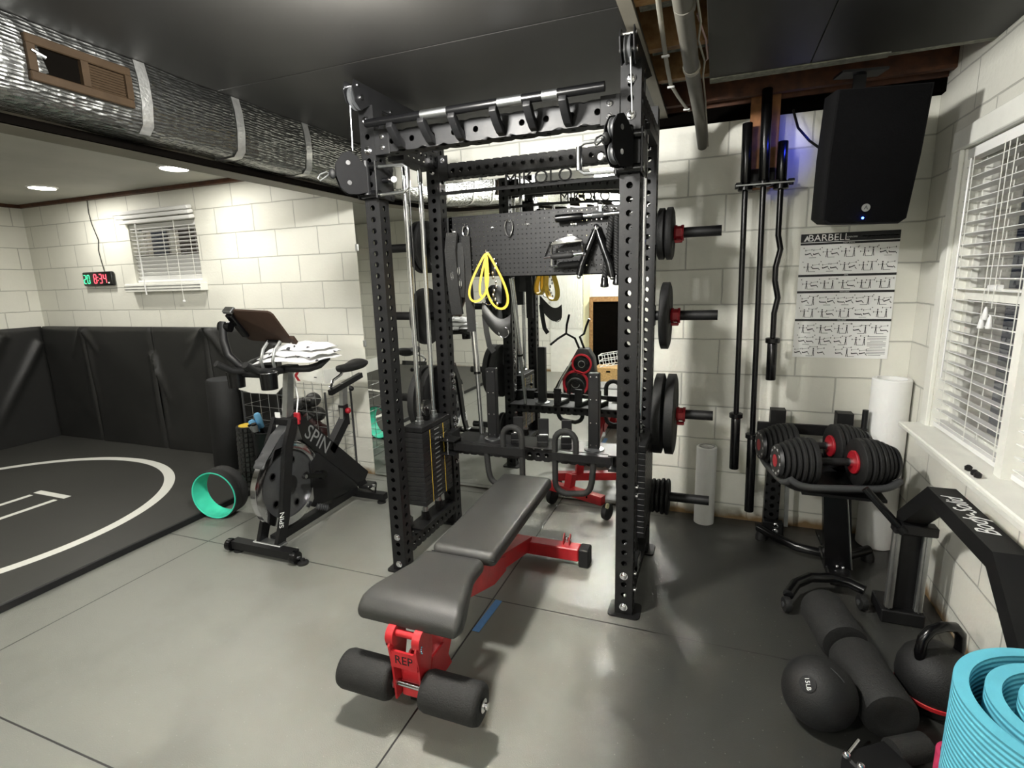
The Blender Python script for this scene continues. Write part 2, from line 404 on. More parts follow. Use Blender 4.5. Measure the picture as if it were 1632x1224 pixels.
def foil_mat():
    m = bpy.data.materials.new('foil_bubble_wrap'); m.use_nodes = True; nt = m.node_tree; p = nt.nodes['Principled BSDF']
    tc = nn(nt, 'ShaderNodeTexCoord')
    p.inputs['Base Color'].default_value = S(168, 169, 166); p.inputs['Metallic'].default_value = 1; p.inputs['Roughness'].default_value = .27
    o = posxyz(nt)
    v = nn(nt, 'ShaderNodeTexVoronoi'); v.inputs['Scale'].default_value = 70; v.inputs['Randomness'].default_value = .5
    mp = nn(nt, 'ShaderNodeMapping'); mp.inputs['Scale'].default_value = (1.0, .30, 1.25); nt.links.new(tc.outputs['Object'], mp.inputs['Vector']); nt.links.new(mp.outputs[0], v.inputs['Vector'])
    n = nn(nt, 'ShaderNodeTexNoise'); n.inputs['Scale'].default_value = 5; n.inputs['Detail'].default_value = 6; nt.links.new(tc.outputs['Object'], n.inputs['Vector'])
    hh = math_node(nt, 'ADD', v.outputs['Distance'], math_node(nt, 'MULTIPLY', n.outputs['Fac'], 3.2))
    b = nn(nt, 'ShaderNodeBump'); b.inputs['Strength'].default_value = .6; b.inputs['Distance'].default_value = .008
    nt.links.new(hh, b.inputs['Height']); nt.links.new(b.outputs['Normal'], p.inputs['Normal'])
    return m
FOIL = foil_mat()
FOILT = mat('foil_tape', S(212, 212, 208), .3, .9, .1, 30, .3, 60)
CEILD = mat('dark_ceiling_paint', S(27, 26, 24), .5, 0, .08, 3)
CEILL = mat('grey_ceiling_paint', S(168, 167, 158), .7, 0, .06, 3)
BEAMG = mat('grey_beam_paint', S(120, 115, 102), .6, 0, .1, 6)
GYP = mat('rough_panel_edge', S(120, 120, 108), .9, 0, .35, 40, .6, 90)
PVC = mat('grey_pipe', S(84, 82, 74), .5, 0, .1, 10)
ROMEX = mat('pale_cable', S(150, 146, 134), .5)
NIGHT = mat('night_brick', S(74, 56, 48), .85, 0, .3, 8, .4, 30)
def glass_mat():
    m = bpy.data.materials.new('window_glass'); m.use_nodes = True; p = m.node_tree.nodes['Principled BSDF']
    p.inputs['Base Color'].default_value = (1, 1, 1, 1); p.inputs['Roughness'].default_value = .02
    p.inputs['Transmission Weight'].default_value = 1; p.inputs['IOR'].default_value = 1.45
    return m
GLASS = glass_mat()
MIRROR = mat('mirror_silver', S(238, 240, 238), .0, 1)
MIRROR.node_tree.nodes['Principled BSDF'].inputs['Roughness'].default_value = .005
def clear_mat():
    m = glass_mat(); m.name = 'clear_plastic'; p = m.node_tree.nodes['Principled BSDF']; p.inputs['Roughness'].default_value = .1; return m
CLEAR = clear_mat()
def struct(b, name, **k):
    o = b.obj(name, **k); o['kind'] = 'structure'; return o
def stag(o, label, cat): o['label'] = label; o['category'] = cat; return o
XL, XR, YB, YF, HC = -6.35, 0.97, 3.31, -1.6, 2.35
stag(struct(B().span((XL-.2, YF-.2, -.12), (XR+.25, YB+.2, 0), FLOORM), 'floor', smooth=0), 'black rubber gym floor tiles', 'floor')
w = B()
wx0, wx1, wz0, wz1 = -4.88, -4.06, 1.545, 2.06
w.span((XL-.2, YB, 0), (wx0, YB+.2, 2.6), BLOCKX).span((wx1, YB, 0), (XR+.2, YB+.2, 2.6), BLOCKX)
w.span((wx0, YB, 0), (wx1, YB+.2, wz0), BLOCKX).span((wx0, YB, wz1), (wx1, YB+.2, 2.6), BLOCKX)
stag(struct(w, 'wall_back', smooth=0), 'white painted block wall behind the rack', 'wall')
stag(struct(B().span((XL-.2, YF-.2, 0), (XL, YB, 2.6), BLOCKL), 'wall_left', smooth=0), 'white painted wall at the far left', 'wall')
w = B()
ry0, ry1, rz0, rz1 = 1.22, 2.94, .74, 1.98
w.span((XR, YF-.2, 0), (XR+.22, ry0, 2.6), BLOCKY).span((XR, ry1, 0), (XR+.22, YB, 2.6), BLOCKY)
w.span((XR, ry0, 0), (XR+.22, ry1, rz0), BLOCKY).span((XR, ry0, rz1), (XR+.22, ry1, 2.6), BLOCKY)
stag(struct(w, 'wall_right', smooth=0), 'white painted block wall with the wide window', 'wall')
stag(struct(B().span((XL, YF-.2, 0), (XR, YF, 2.6), BLOCKX), 'wall_front', smooth=0), 'white painted wall seen in the mirror', 'wall')
# ceilings: dark panels, a lighter one on the left, an open strip of joists
stag(struct(B().span((-2.4, YF, HC), (-.292, 1.925, HC+.02), CEILD, bev=.002).span((-2.4, 1.929, HC), (-.292, YB, HC+.02), CEILD, bev=.002), 'ceiling', smooth=0), 'dark grey painted ceiling panels over the rack', 'ceiling')
stag(struct(B().span((-.068, YF, HC), (.33, 2.745, HC+.02), CEILD, bev=.002).span((.333, YF, HC), (XR, 2.765, HC+.02), CEILD, bev=.002), 'ceiling', smooth=0), 'black ceiling panels over the right window', 'ceiling')
stag(struct(B().span((XL, YF, 2.33), (-2.36, YB, 2.35), CEILL), 'ceiling', smooth=0), 'grey ceiling over the wrestling mat', 'ceiling')
stag(struct(B().span((XL-.2, YF-.2, 2.6), (XR+.25, YB+.2, 2.7), WOODD), 'ceiling', smooth=0), 'dark subfloor above the open joists', 'ceiling')
stag(struct(B().span((-.335, YF, HC-.008), (-.29, YB, HC), BEAMG), 'trim_1', smooth=0), 'grey trim strip beside the open joists', 'trim')
for i, y in enumerate((1.57, 1.98, 2.385, 2.757, 3.165)):
    j = B().span((-.40, y-.02, 2.37), (XR, y+.02, 2.6), WOODL if y < 3 else WOODD)
    stag(struct(j, 'ceiling_joist', smooth=0), 'bare wooden joist in the open ceiling strip', 'joist')
    if y < 3: stag(struct(B().span((-.292, y+.021, 2.40), (-.068, y+.13, 2.43), GYP), 'trim_2', smooth=0), 'rough grey batt edge beside a joist', 'trim')
stag(struct(B().span((-.40, 3.25, 2.30), (XR, 3.309, 2.36), DARK).span((-.4, 3.24, 2.361), (XR, 3.309, 2.6), WOODD), 'trim_3', smooth=0), 'brown sill plate and rim board over the back wall', 'trim')
stag(struct(B().span((-.068, 2.745, 2.345), (.62, 2.80, 2.372), GYP).span((.62, 2.765, 2.35), (.97, 2.80, 2.37), GYP), 'trim_4', smooth=0), 'torn gypsum edge of the right ceiling panel', 'trim')
stag(struct(B().span((XL, 3.27, 2.30), (-2.4, 3.309, 2.33), WOODD), 'trim_5', smooth=0), 'brown wood strip along the top of the back wall', 'trim')
stag(struct(B().span((XL, YF, 2.30), (XL+.035, 3.27, 2.33), WOODD), 'trim_6', smooth=0), 'brown wood strip along the top of the left wall', 'trim')
stag(struct(B().span((-2.40, YF, 2.05), (-2.27, YB, 2.33), BEAMG).span((-2.268, YF, 2.052), (-2.255, YB, 2.082), DARK), 'ceiling_beam', smooth=0), 'grey painted beam under the foil duct', 'beam')  # thin dark strip stands in for the shadow gap along the duct
# skirting of spilled mortar
# ---- windows (structure) : frame, sash, glass, sill
def window_right(name, y0, y1, lab):
    b = B(); x0, x1 = 1.03, 1.08
    b.span((x0, y0, rz0), (x1, y0+.05, rz1), WHITE).span((x0, y1-.05, rz0), (x1, y1, rz1), WHITE)
    b.span((x0, y0+.05, rz0), (x1, y1-.05, rz0+.06), WHITE).span((x0, y0+.05, rz1-.05), (x1, y1-.05, rz1), WHITE)
    b.span((x0-.012, y0+.05, 1.35), (x1, y1-.05, 1.40), WHITE)
    o = struct(b, name, smooth=0); stag(o, lab, 'window')
    g = B().span((1.055, y0+.05, rz0+.06), (1.059, y1-.05, rz1-.05), GLASS); g.obj('glass_pane', o, smooth=0)
    lk = B().box((1.012, (y0+y1)/2, 1.405), (.03, .07, .022), WHITEP, bev=.004); lk.obj('sash_lock', o)
    return o
window_right('window_2', 2.27, 2.94, 'dark sash window nearest the speaker corner')
window_right('window_3', 1.22, 2.23, 'dark sash window cut by the frame edge')
b = B().span((.955, 2.225, rz0), (1.08, 2.275, rz1), WHITE)                               # mullion
b.span((.945, ry0-.08, rz1), (.97, ry1+.07, rz1+.085), WHITE, bev=.004)                  # head casing
b.span((.952, ry1, rz0), (.97, ry1+.075, rz1), WHITE, bev=.003)                            # side casing
b.span((.97, ry1-.012, rz0), (1.08, ry1, rz1), WHITE)
stag(struct(b, 'trim_7', smooth=0), 'white casing around the right windows', 'trim')
b = B().span((.862, ry0-.12, .735), (1.08, ry1+.06, .757), WHITE, bev=.005)
b.span((.935, ry0-.1, .655), (.969, ry1+.04, .735), WHITE, bev=.004).span((.90, ry0-.1, .715), (.935, ry1+.05, .735), WHITE, bev=.004)
o = stag(struct(b, 'trim_8', smooth=0), 'white window sill over the arched machine', 'sill')
# back wall window
b = B(); y0, y1 = 3.40, 3.45
b.span((wx0, y0, wz0), (wx0+.05, y1, wz1), WHITE).span((wx1-.05, y0, wz0), (wx1, y1, wz1), WHITE)
b.span((wx0, y0, wz0), (wx1, y1, wz0+.05), WHITE).span((wx0, y0, wz1-.05), (wx1, y1, wz1), WHITE)
b.span((-4.50, y0, wz0), (-4.45, y1, wz1), WHITE)
o = stag(struct(b, 'window_1', smooth=0), 'small dark window high on the back wall', 'window')
B().span((wx0+.05, 3.422, wz0+.05), (wx1-.05, 3.426, wz1-.05), GLASS).obj('glass_pane', o, smooth=0)
b = B().span((wx0-.06, 3.235, 1.475), (wx1+.055, 3.309, 1.545), WHITE, bev=.004).span((wx0-.055, 3.245, 1.546), (wx1+.05, 3.40, 1.556), WHITE)
for z in (1.497, 1.522): b.span((wx0-.06, 3.231, z), (wx1+.055, 3.235, z+.004), GREYP)
stag(struct(b, 'trim_9', smooth=0), 'white ribbed sill of the small window', 'sill')
# outside, seen through the slats at night
stag(struct(B().span((2.1, -1.0, -.2), (2.2, 4.6, 2.9), NIGHT).span((2.06, 2.95, -.2), (2.1, 3.2, 2.9), WHITE).span((2.04, 4.0, -.2), (2.1, 4.1, 2.9), WHITE), 'exterior_wall', smooth=0), 'brown brick wall outside the right window', 'wall')
stag(struct(B().span((-6.0, 4.5, .2), (-2.5, 4.6, 3.2), NIGHT).span((-5.0, 4.42, .2), (-4.86, 4.5, 3.2), WHITE), 'exterior_wall', smooth=0), 'brown wall outside the small window', 'wall')

# ------------------------------------------------------------------ lamps
def lamp_fixture(name, x, y, z, r, label, mt, power, col, spread=180, drop=.012, dome=False):
    t = thing(name, label, 'ceiling light', (x, y, z))
    B().lathe([(r*1.22, 0), (r*1.22, -.004), (r*1.05, -.012), (r*1.0, -.006)], (x, y, z), (0, 0, 1), WHITEP, 32, cap=False).obj('trim_ring', t)
    B().lathe([(r, -.006), (r*.9, -drop), (.001, -drop-.004)], (x, y, z), (0, 0, 1), mt, 32, cap=False).obj('diffuser', t)
    l = bpy.data.lights.new(name+'_lamp', 'POINT' if dome else 'AREA'); l.energy = power; l.color = col
    if dome: l.shadow_soft_size = .08
    else: l.shape = 'DISK'; l.size = r*1.8; l.spread = math.radians(spread)
    lo = bpy.data.objects.new('bulb', l); COL.objects.link(lo); lo.parent = t; lo.location = (0, 0, -drop-(.06 if dome else .008))
    return t
GRP = 'round ceiling lights over the wrestling mat'
lamp_fixture('ceiling_light', -5.12, 2.84, 2.33, .085, 'round recessed ceiling light above the far mat corner', LAMP, P_DOWN, (1, .985, .94))
lamp_fixture('ceiling_light', -3.60, 2.83, 2.33, .085, 'round recessed ceiling light nearer the foil duct', LAMP, P_DOWN, (1, .985, .94))
lamp_fixture('ceiling_light', -5.12, .75, 2.33, .085, 'round recessed ceiling light over the mat away from the duct', LAMP, P_DOWN, (1, .985, .94))
lamp_fixture('ceiling_light', -3.60, .75, 2.33, .085, 'round recessed ceiling light over the near mat edge by the duct', LAMP, P_DOWN, (1, .985, .94))
lamp_fixture('ceiling_light', -.99, 1.335, 2.349, .125, 'flush dome ceiling light above the bench', LAMPM, P_MAIN, (1, .985, .945), drop=.05, dome=True)

lamp_fixture('ceiling_light', -1.25, -.95, 2.349, .085, 'flush dome ceiling light near the white door', LAMPM, P_BACK, (1, .985, .945), drop=.05, dome=True)
# ------------------------------------------------------------------ camera
F_PX = 838.68
yaw, pit, rol = math.radians(21.174), math.radians(11.138), math.radians(-1.623)
Rz = Matrix(((math.cos(yaw), math.sin(yaw), 0), (-math.sin(yaw), math.cos(yaw), 0), (0, 0, 1)))
Bm = Matrix(((1, 0, 0), (0, 0, -1), (0, 1, 0)))
Rx = Matrix(((1, 0, 0), (0, math.cos(pit), -math.sin(pit)), (0, math.sin(pit), math.cos(pit))))
Rr = Matrix(((math.cos(rol), -math.sin(rol), 0), (math.sin(rol), math.cos(rol), 0), (0, 0, 1)))
R = Rr @ Rx @ Bm @ Rz
cd = bpy.data.cameras.new('camera'); cam = bpy.data.objects.new('camera', cd); COL.objects.link(cam)
cd.sensor_width = 36; cd.lens = F_PX/1632*36; cd.clip_start = .02
cm = Matrix((R[0], -R[1], -R[2])).transposed().to_4x4(); cm.translation = V((0, 0, 1.485)); cam.matrix_world = cm
SC.camera = cam

# ------------------------------------------------------------------ wrestling mat and wall pads
t = thing('wrestling_mat', 'dark wrestling mat with white circle in front of the wall pads', 'mat', (-4.7, .9, 0))
B().span((XL+.01, YF+.02, 0.0), (-3.118, 3.255, .04), WRESTLE, bev=.004).obj('mat_top', t, smooth=30)
B().span((-3.1178, YF+.02, 0.0), (-3.105, 3.255, .0395), INK, bev=.003).obj('edge_strip', t, smooth=30)
def pad_panel(a0, a1, side, creases, label, k):
    z0, z1 = .042, 1.165
    nx, nz = 44, 56
    def disp(a, z):
        d = 0
        for (ca, cz, da, dz, amp, wd) in creases:
            L = math.hypot(da, dz); ux, uz = da/L, dz/L
            t = (a-ca)*ux+(z-cz)*uz; q = -(a-ca)*uz+(z-cz)*ux
            if -.02 < t < L:
                f = amp*(1-t/L)**.7*math.exp(-(q/wd)**2); d += f
        e = min(a-a0, a1-a, .03)/.03; e2 = min(z1-z, .03)/.03
        d += .03*(math.sin(max(0, e)*PI/2)+math.sin(max(0, e2)*PI/2))/2
        d += .004*math.sin(a*9+z*3+k)*math.sin(z*7+k*2)
        return d
    def fn(u, v):
        a = a0+(a1-a0)*u; z = z0+(z1-z0)*v; d = .012+disp(a, z)
        return (a, 3.27-d, z) if side == 'b' else (XL+.04+d, a, z)
    b = B()
    if side == 'b':
        b.grid(nx, nz, fn, VINYL); b.span((a0, 3.258, z0), (a1, 3.308, z1-.002), VINYL)
    else:
        b.grid(nx, nz, lambda u, v: fn(1-u, v), VINYL); b.span((XL+.002, a0, z0), (XL+.052, a1, z1-.002), VINYL)
    o = b.obj('wall_pad', loc=((a0+a1)/2, 3.3, z0) if side == 'b' else (XL+.03, (a0+a1)/2, z0), smooth=60)
    return tag(o, label, 'wall pad', 'black vinyl pads along the mat walls')
T_ = 1.165
def fan(x, n, s=1): return [(x, T_, da, -dz, am, .03) for da, dz, am in n]
pad_panel(-6.285, -5.615, 'b', fan(-5.615, [(-.22, .30, .03), (-.04, .8, .02)]), 'black vinyl wall pad on the back wall tucked into the far corner', 0)
pad_panel(-5.612, -4.705, 'b', fan(-5.61, [(.16, .26, .03), (.07, .95, .02)])+[(-4.72, T_-.25, -.02, -.8, .02, .03)], 'black vinyl wall pad on the back wall below the small clock', 1)
pad_panel(-4.702, -4.000, 'b', fan(-4.0, [(-.26, .16, .025), (-.33, .34, .03), (-.05, .9, .02)])+[(-4.7, T_-.25, .14, -.45, .03, .03), (-4.66, T_-.3, .02, -.8, .02, .02)], 'black vinyl wall pad on the back wall below the small window', 2)
pad_panel(-3.997, -3.30, 'b', fan(-3.99, [(.25, .34, .03), (.03, .9, .02)]), 'black vinyl wall pad on the back wall behind the spin bike', 3)
pad_panel(2.36, 3.25, 'l', [(3.2, 1.0, -.5, -.8, .03, .04), (2.9, 1.1, -.5, -.9, .03, .05), (2.4, T_, .2, -.5, .02, .04)], 'black vinyl wall pad on the side wall next to the corner', 4)
pad_panel(1.45, 2.357, 'l', [(2.3, T_, -.4, -.6, .03, .05)], 'black vinyl wall pad on the side wall farther from the corner', 5)

# ------------------------------------------------------------------ clock
t = thing('led_clock', 'black LED wall clock showing 20 and 8:34', 'clock', (-5.352, 3.31, 1.605))
B().box((-5.352, 3.288, 1.605), (.405, .036, .128), BLKG, bev=.012, seg=3).obj('case', t)
Mt = lambda x, z: Matrix.Translation((x, 3.2685, z)) @ Euler((PI/2, 0, 0)).to_matrix().to_4x4()
def seg7(b, ch, x, z, w, h, m, th=.009):
    on = {'0': 'abcdef', '1': 'bc', '2': 'abged', '3': 'abgcd', '4': 'fgbc', '8': 'abcdefg'}[ch]
    g = {'a': (0, h/2, w, th), 'g': (0, 0, w, th), 'd': (0, -h/2, w, th), 'f': (-w/2, h/4, th, h/2), 'b': (w/2, h/4, th, h/2), 'e': (-w/2, -h/4, th, h/2), 'c': (w/2, -h/4, th, h/2)}
    for s in on:
        dx, dz, sx, sz = g[s]; b.box((x+dx, 3.2685, z+dz), (sx*.86, .002, sz*.88), m)
b = B(); seg7(b, '2', -5.518, 1.603, .03, .075, LED_G); seg7(b, '0', -5.468, 1.603, .03, .075, LED_G); b.obj('green_digits', t, label='glowing green 20')
b = B(); seg7(b, '8', -5.372, 1.605, .034, .078, LED_R); seg7(b, '3', -5.296, 1.605, .034, .078, LED_R); seg7(b, '4', -5.236, 1.605, .034, .078, LED_R)
for dz in (-.014, .014): b.box((-5.334, 3.2685, 1.605+dz), (.009, .002, .009), LED_R)
b.obj('red_digits', t, label='glowing red 8:34')
B().box((-5.19, 3.2685, 1.566), (.02, .002, .012), LETTER).obj('indicator', t)
tag(B().tube([(-5.27, 3.296, 1.67), (-5.30, 3.303, 1.76), (-5.315, 3.303, 1.86), (-5.29, 3.303, 1.95), (-5.345, 3.303, 2.1), (-5.36, 3.303, 2.2), (-5.35, 3.303, 2.305)], .0035, CABLE, 6)  .obj('power_cable', loc=(-5.27, 3.3, 1.67)), 'thin dark cord running from clock up to ceiling', 'cord')

# ------------------------------------------------------------------ blinds
def blind(label, axis, a0, a1, base, z0, z1, n, depth, tilt, group, closed=0, dirn=1, ladders=3, valance=0):
    t = thing('window_blind', label, 'blind', (base, (a0+a1)/2, z1) if axis == 'y' else ((a0+a1)/2, base, z1), group=group)
    def P(a, d, z): return (base+d, a, z) if axis == 'y' else (a, base+d, z)
    def bx(b, a, d, z, sa, sd, sz, m, tl=0):
        if axis == 'y': b.box((base+d, a, z), (sd, sa, sz), m, rot=(0, tl, 0))
        else: b.box((a, base+d, z), (sa, sd, sz), m, rot=(-tl, 0, 0))
    b = B(); mid = (a0+a1)/2; L = a1-a0
    bx(b, mid, 0, z1-.02, L+.01, depth*1.05, .04, WHITEP); b.obj('headrail', t, smooth=0)
    b = B(); pitch = (z1-.06-z0)/n
    for i in range(n):
        z = z0+.03+i*pitch; tl = tilt if i >= closed else .9
        dr = .006*math.sin(i*1.7)*0
        bx(b, mid+dr, 0, z, L, depth, .003, WHITEP, tl*dirn)
    b.obj('slats', t, smooth=0)
    b = B(); bx(b, mid, 0, z0+.008, L, depth, .018, WHITEP); b.obj('bottom_rail', t, smooth=0)
    for i in range(ladders):
        a = a0+L*(.1+.8*i/(ladders-1)); b = B()
        for d in (-depth/2*1.02, depth/2*1.02): bx(b, a, d, (z0+z1)/2, .004, .002, z1-z0-.03, WHITE)
        b.obj('ladder_cord', t, smooth=0)
    return t
bg = 'white slatted blinds on the sill windows'
t = blind('white slatted blind on the window beside the speaker corner', 'y', 2.285, 2.925, 1.0, .765, 1.975, 25, .042, .16, bg)
b = B(); b.tube([(.972, 2.55, 1.93), (.972, 2.552, 1.35)], .0015, WHITE, 5); b.tube([(.972, 2.50, 1.93), (.972, 2.51, 1.33)], .0015, WHITE, 5); b.obj('pull_cord', t)
for y, z in ((2.552, 1.335), (2.575, 1.30), (2.51, 1.305)):
    B().lathe([(.003, 0), (.007, -.012), (.012, -.045), (.010, -.05)], (.972, y, z), (0, 0, 1), WHITEP, 10).obj('tassel', t)
B().tube([(.968, 2.86, 1.93), (.966, 2.872, 1.0)], .004, WHITEP, 6).obj('tilt_wand', t)
blind('white slatted blind on the window cut by the frame edge', 'y', 1.24, 2.215, 1.0, .765, 1.975, 25, .042, .16, bg)
t = blind('white half closed blind hanging at the small back window', 'x', -4.87, -4.07, 3.345, 1.56, 2.055, 13, .05, .12, None, closed=6)
b = B()
for i, (z, y) in enumerate(((2.15, 3.262), (2.115, 3.268), (2.075, 3.274))): b.box((-4.50+.012*i, y, z), (.92-.02*i, .05, .030), WHITEP, rot=(.25, 0, .0), bev=.006)
b.obj('valance', t)
b = B(); b.tube([(-4.68, 3.238, 2.05), (-4.66, 3.226, 1.56), (-4.655, 3.226, 1.45)], .006, WHITEP, 6); b.obj('tilt_wand', t)
b = B(); b.tube([(-4.22, 3.24, 2.05), (-4.21, 3.224, 1.52), (-4.205, 3.226, 1.40)], .002, WHITE, 5); b.ball((-4.205, 3.226, 1.39), .012, WHITEP, 8, 6); b.obj('pull_cord', t)
for y in (2.31, 2.26, 2.235):
    tag(B().lathe([(.003, 0), (.011, .003), (.012, .016), (.005, .022)], (.888, y-.02, .757), (0, 0, 1), BLK, 10).obj('plastic_knob', loc=(.888, y-.02, .757)), 'small black knob on the window sill, %s' % {2.31: 'farthest of the three', 2.26: 'middle of the three', 2.235: 'nearest of the three'}[y], 'knob', 'black knobs on the window sill')

# ------------------------------------------------------------------ foil duct with its vent
t = thing('foil_duct', 'silver bubble wrap insulated duct along the ceiling beam', 'duct', (-2.18, .85, 2.11))
b = B(); nY = 60
prof = [(-2.262, 2.348), (-2.262, 2.088), (-2.20, 2.088), (-2.135, 2.092), (-2.108, 2.118), (-2.096, 2.20), (-2.098, 2.28), (-2.112, 2.348)]
secs = [YF+.005+(3.30-YF)*i/nY for i in range(nY+1)]
vs = []; fs = []
for i, y in enumerate(secs):
    q = .012*math.sin(y*2.1)+.005*math.sin(y*13)
    for x, z in prof: vs.append((x+(q if x > -2.2 else 0), y, z+(-.004*math.sin(y*9) if z < 2.13 else 0)))
k = len(prof)
for i in range(nY):
    for j in range(k-1): fs.append((i*k+j, i*k+j+1, (i+1)*k+j+1, (i+1)*k+j))
b.add(vs, fs, FOIL); b.obj('foil_wrap', t, smooth=50)
for y in (1.57, 2.02, 2.47, .55, -.4):
    q = .012*math.sin(y*2.1)+.005*math.sin(y*13); b = B()
    P = [(x+(q if x > -2.2 else 0)+(.003 if x > -2.2 else 0), z-(.003 if z < 2.13 else 0)) for x, z in prof]
    vs = [(x, y-.022, z) for x, z in P]+[(x, y+.022, z) for x, z in P]
    b.add(vs, [(j, j+1, k+j+1, k+j) for j in range(k-1)], FOILT); b.obj('tape_band', t, smooth=50)
b = B(); vx = -2.082; y0, y1, z0, z1 = 1.182, 1.512, 2.160, 2.300
b.span((vx-.012, y0, z0), (vx+.006, y1, z0+.03), BROWNV, bev=.003).span((vx-.012, y0, z1-.03), (vx+.006, y1, z1), BROWNV, bev=.003)
for y in (y0, (y0+y1)/2-.008, y1-.024): b.span((vx-.012, y, z0+.0301), (vx+.006, y+.024, z1-.0301), BROWNV)
v = b.obj('vent_grille', t, label='brown vent grille')
B().span((vx-.02, y0+.02, z0+.02), (vx-.010, (y0+y1)/2, z1-.02), DARK).obj('vent_opening', v, smooth=0)
b = B()
for i in range(9): b.box((vx-.006, (y0+y1)/2+.077, z0+.034+i*.009), (.004, .135, .007), BROWNV, rot=(0, .5, 0))
b.obj('louvres', v, smooth=0)
B().bar((vx+.006, y0+.012, 2.25), (vx+.016, y0+.045, 2.235), .012, .005, STEEL).obj('damper_lever', v)

# ------------------------------------------------------------------ pipe and cables in the open ceiling strip
t = thing('drain_pipe', 'grey pipe running along the open joists to the wall', 'pipe', (-.13, 2.3, 2.3))
b = B(); b.tube([(-.137, YF, 2.315), (-.137, 1.5, 2.312), (-.130, 2.5, 2.305), (-.124, 2.85, 2.302), (-.118, 3.02, 2.288), (-.110, 3.11, 2.25), (-.104, 3.17, 2.205), (-.103, 3.225, 2.165)], .030, PVC, 16, scale=[1, 1, 1, 1, 1, 1, .98, .8]); b.obj('pipe_run', t, smooth=60)
for y, z in ((2.42, 2.306), (1.9, 2.31)): B().cyl((-.131, y, z), (-.130, y+.03, z), .034, ROMEX if y > 2 else PVC, 16).obj('pipe_collar', t)
t = thing('ceiling_cable', 'pale flat cable stapled along the open joists', 'cable', (-.22, 2.3, 2.34))
b = B(); b.sweep([(-.205, 1.2, 2.352), (-.211, 1.9, 2.350), (-.226, 2.28, 2.352), (-.232, 2.5, 2.348), (-.236, 2.74, 2.350), (-.215, 2.95, 2.352), (-.195, 3.10, 2.352), (-.175, 3.18, 2.345)], [(.009*math.cos(2*PI*i/10), .004*math.sin(2*PI*i/10)) for i in range(10)], ROMEX, up=(0, 0, 1)); b.obj('sheath', t)
for p in ((-.2285, 2.385, 2.344), (-.236, 2.757, 2.344), (-.187, 3.15, 2.345)): B().box(p, (.032, .012, .008), WHITEP, bev=.002).obj('cable_staple', t)
tag(B().tube([(-.105, 1.3, 2.34), (-.098, 1.85, 2.335), (-.088, 2.1, 2.33), (-.10, 2.25, 2.33), (-.082, 2.45, 2.325), (-.092, 2.6, 2.32), (-.088, 2.9, 2.315), (-.082, 3.1, 2.25), (-.075, 3.24, 2.17)], .004, ROMEX, 6).obj('thin_wire', loc=(-.1, 2.2, 2.33)), 'thin pale wire tied along the grey pipe', 'wire')
tag(B().tube([(-.098, 2.05, 2.335), (-.075, 2.25, 2.33), (-.07, 2.42, 2.322), (-.082, 2.45, 2.325)], .0035, mat('pinkish_wire', S(150, 124, 120), .5), 6).obj('thin_wire', loc=(-.08, 2.2, 2.33)), 'short pinkish wire looping beside the grey pipe', 'wire')
# ------------------------------------------------------------------ power rack
XLu, XRu, YFu, YRu, UW = -1.489, -.325, 2.174, 2.758, .076
XC = (XLu+XRu)/2
rack = thing('power_rack', 'black perforated power rack with twin cable weight stacks', 'power rack', (XC, 2.46, 0))
PITCH = .0508
def holed_tube(b, base, n, m, sides=(0, 1, 2, 3), z0=.0166, length=2.253, seg=16):
    for k in range(4):
        a = k*PI/2; x = V((math.cos(a), math.sin(a), 0)); nz = V((math.sin(a), -math.cos(a), 0))
        M = frame(V(base)+nz*UW/2+V((0, 0, z0)), x, (0, 0, 1))
        if k in sides: b.holed(UW, n, PITCH, .0125, m, M, seg)
        else: b.add([(-UW/2, 0, 0), (UW/2, 0, 0), (UW/2, n*PITCH, 0), (-UW/2, n*PITCH, 0)], [(0, 1, 2, 3)], m, M)
        M0 = frame(V(base)+nz*UW/2, x, (0, 0, 1))
        b.add([(-UW/2, 0, 0), (UW/2, 0, 0), (UW/2, z0, 0), (-UW/2, z0, 0)], [(0, 1, 2, 3)], m, M0)
        zt = z0+n*PITCH
        b.add([(-UW/2, zt, 0), (UW/2, zt, 0), (UW/2, length, 0), (-UW/2, length, 0)], [(0, 1, 2, 3)], m, M0)
    b.box(V(base)+V((0, 0, length-.001)), (UW-.004, UW-.004, .002), m)
up_mesh = None
def bolt_geo(b, p, n, r=.0135):
    b.lathe([(r*1.35, 0), (r*1.35, .003), (r, .003), (r, .010), (r*.7, .0125), (.001, .0125)], p, n, CHROME, 12)
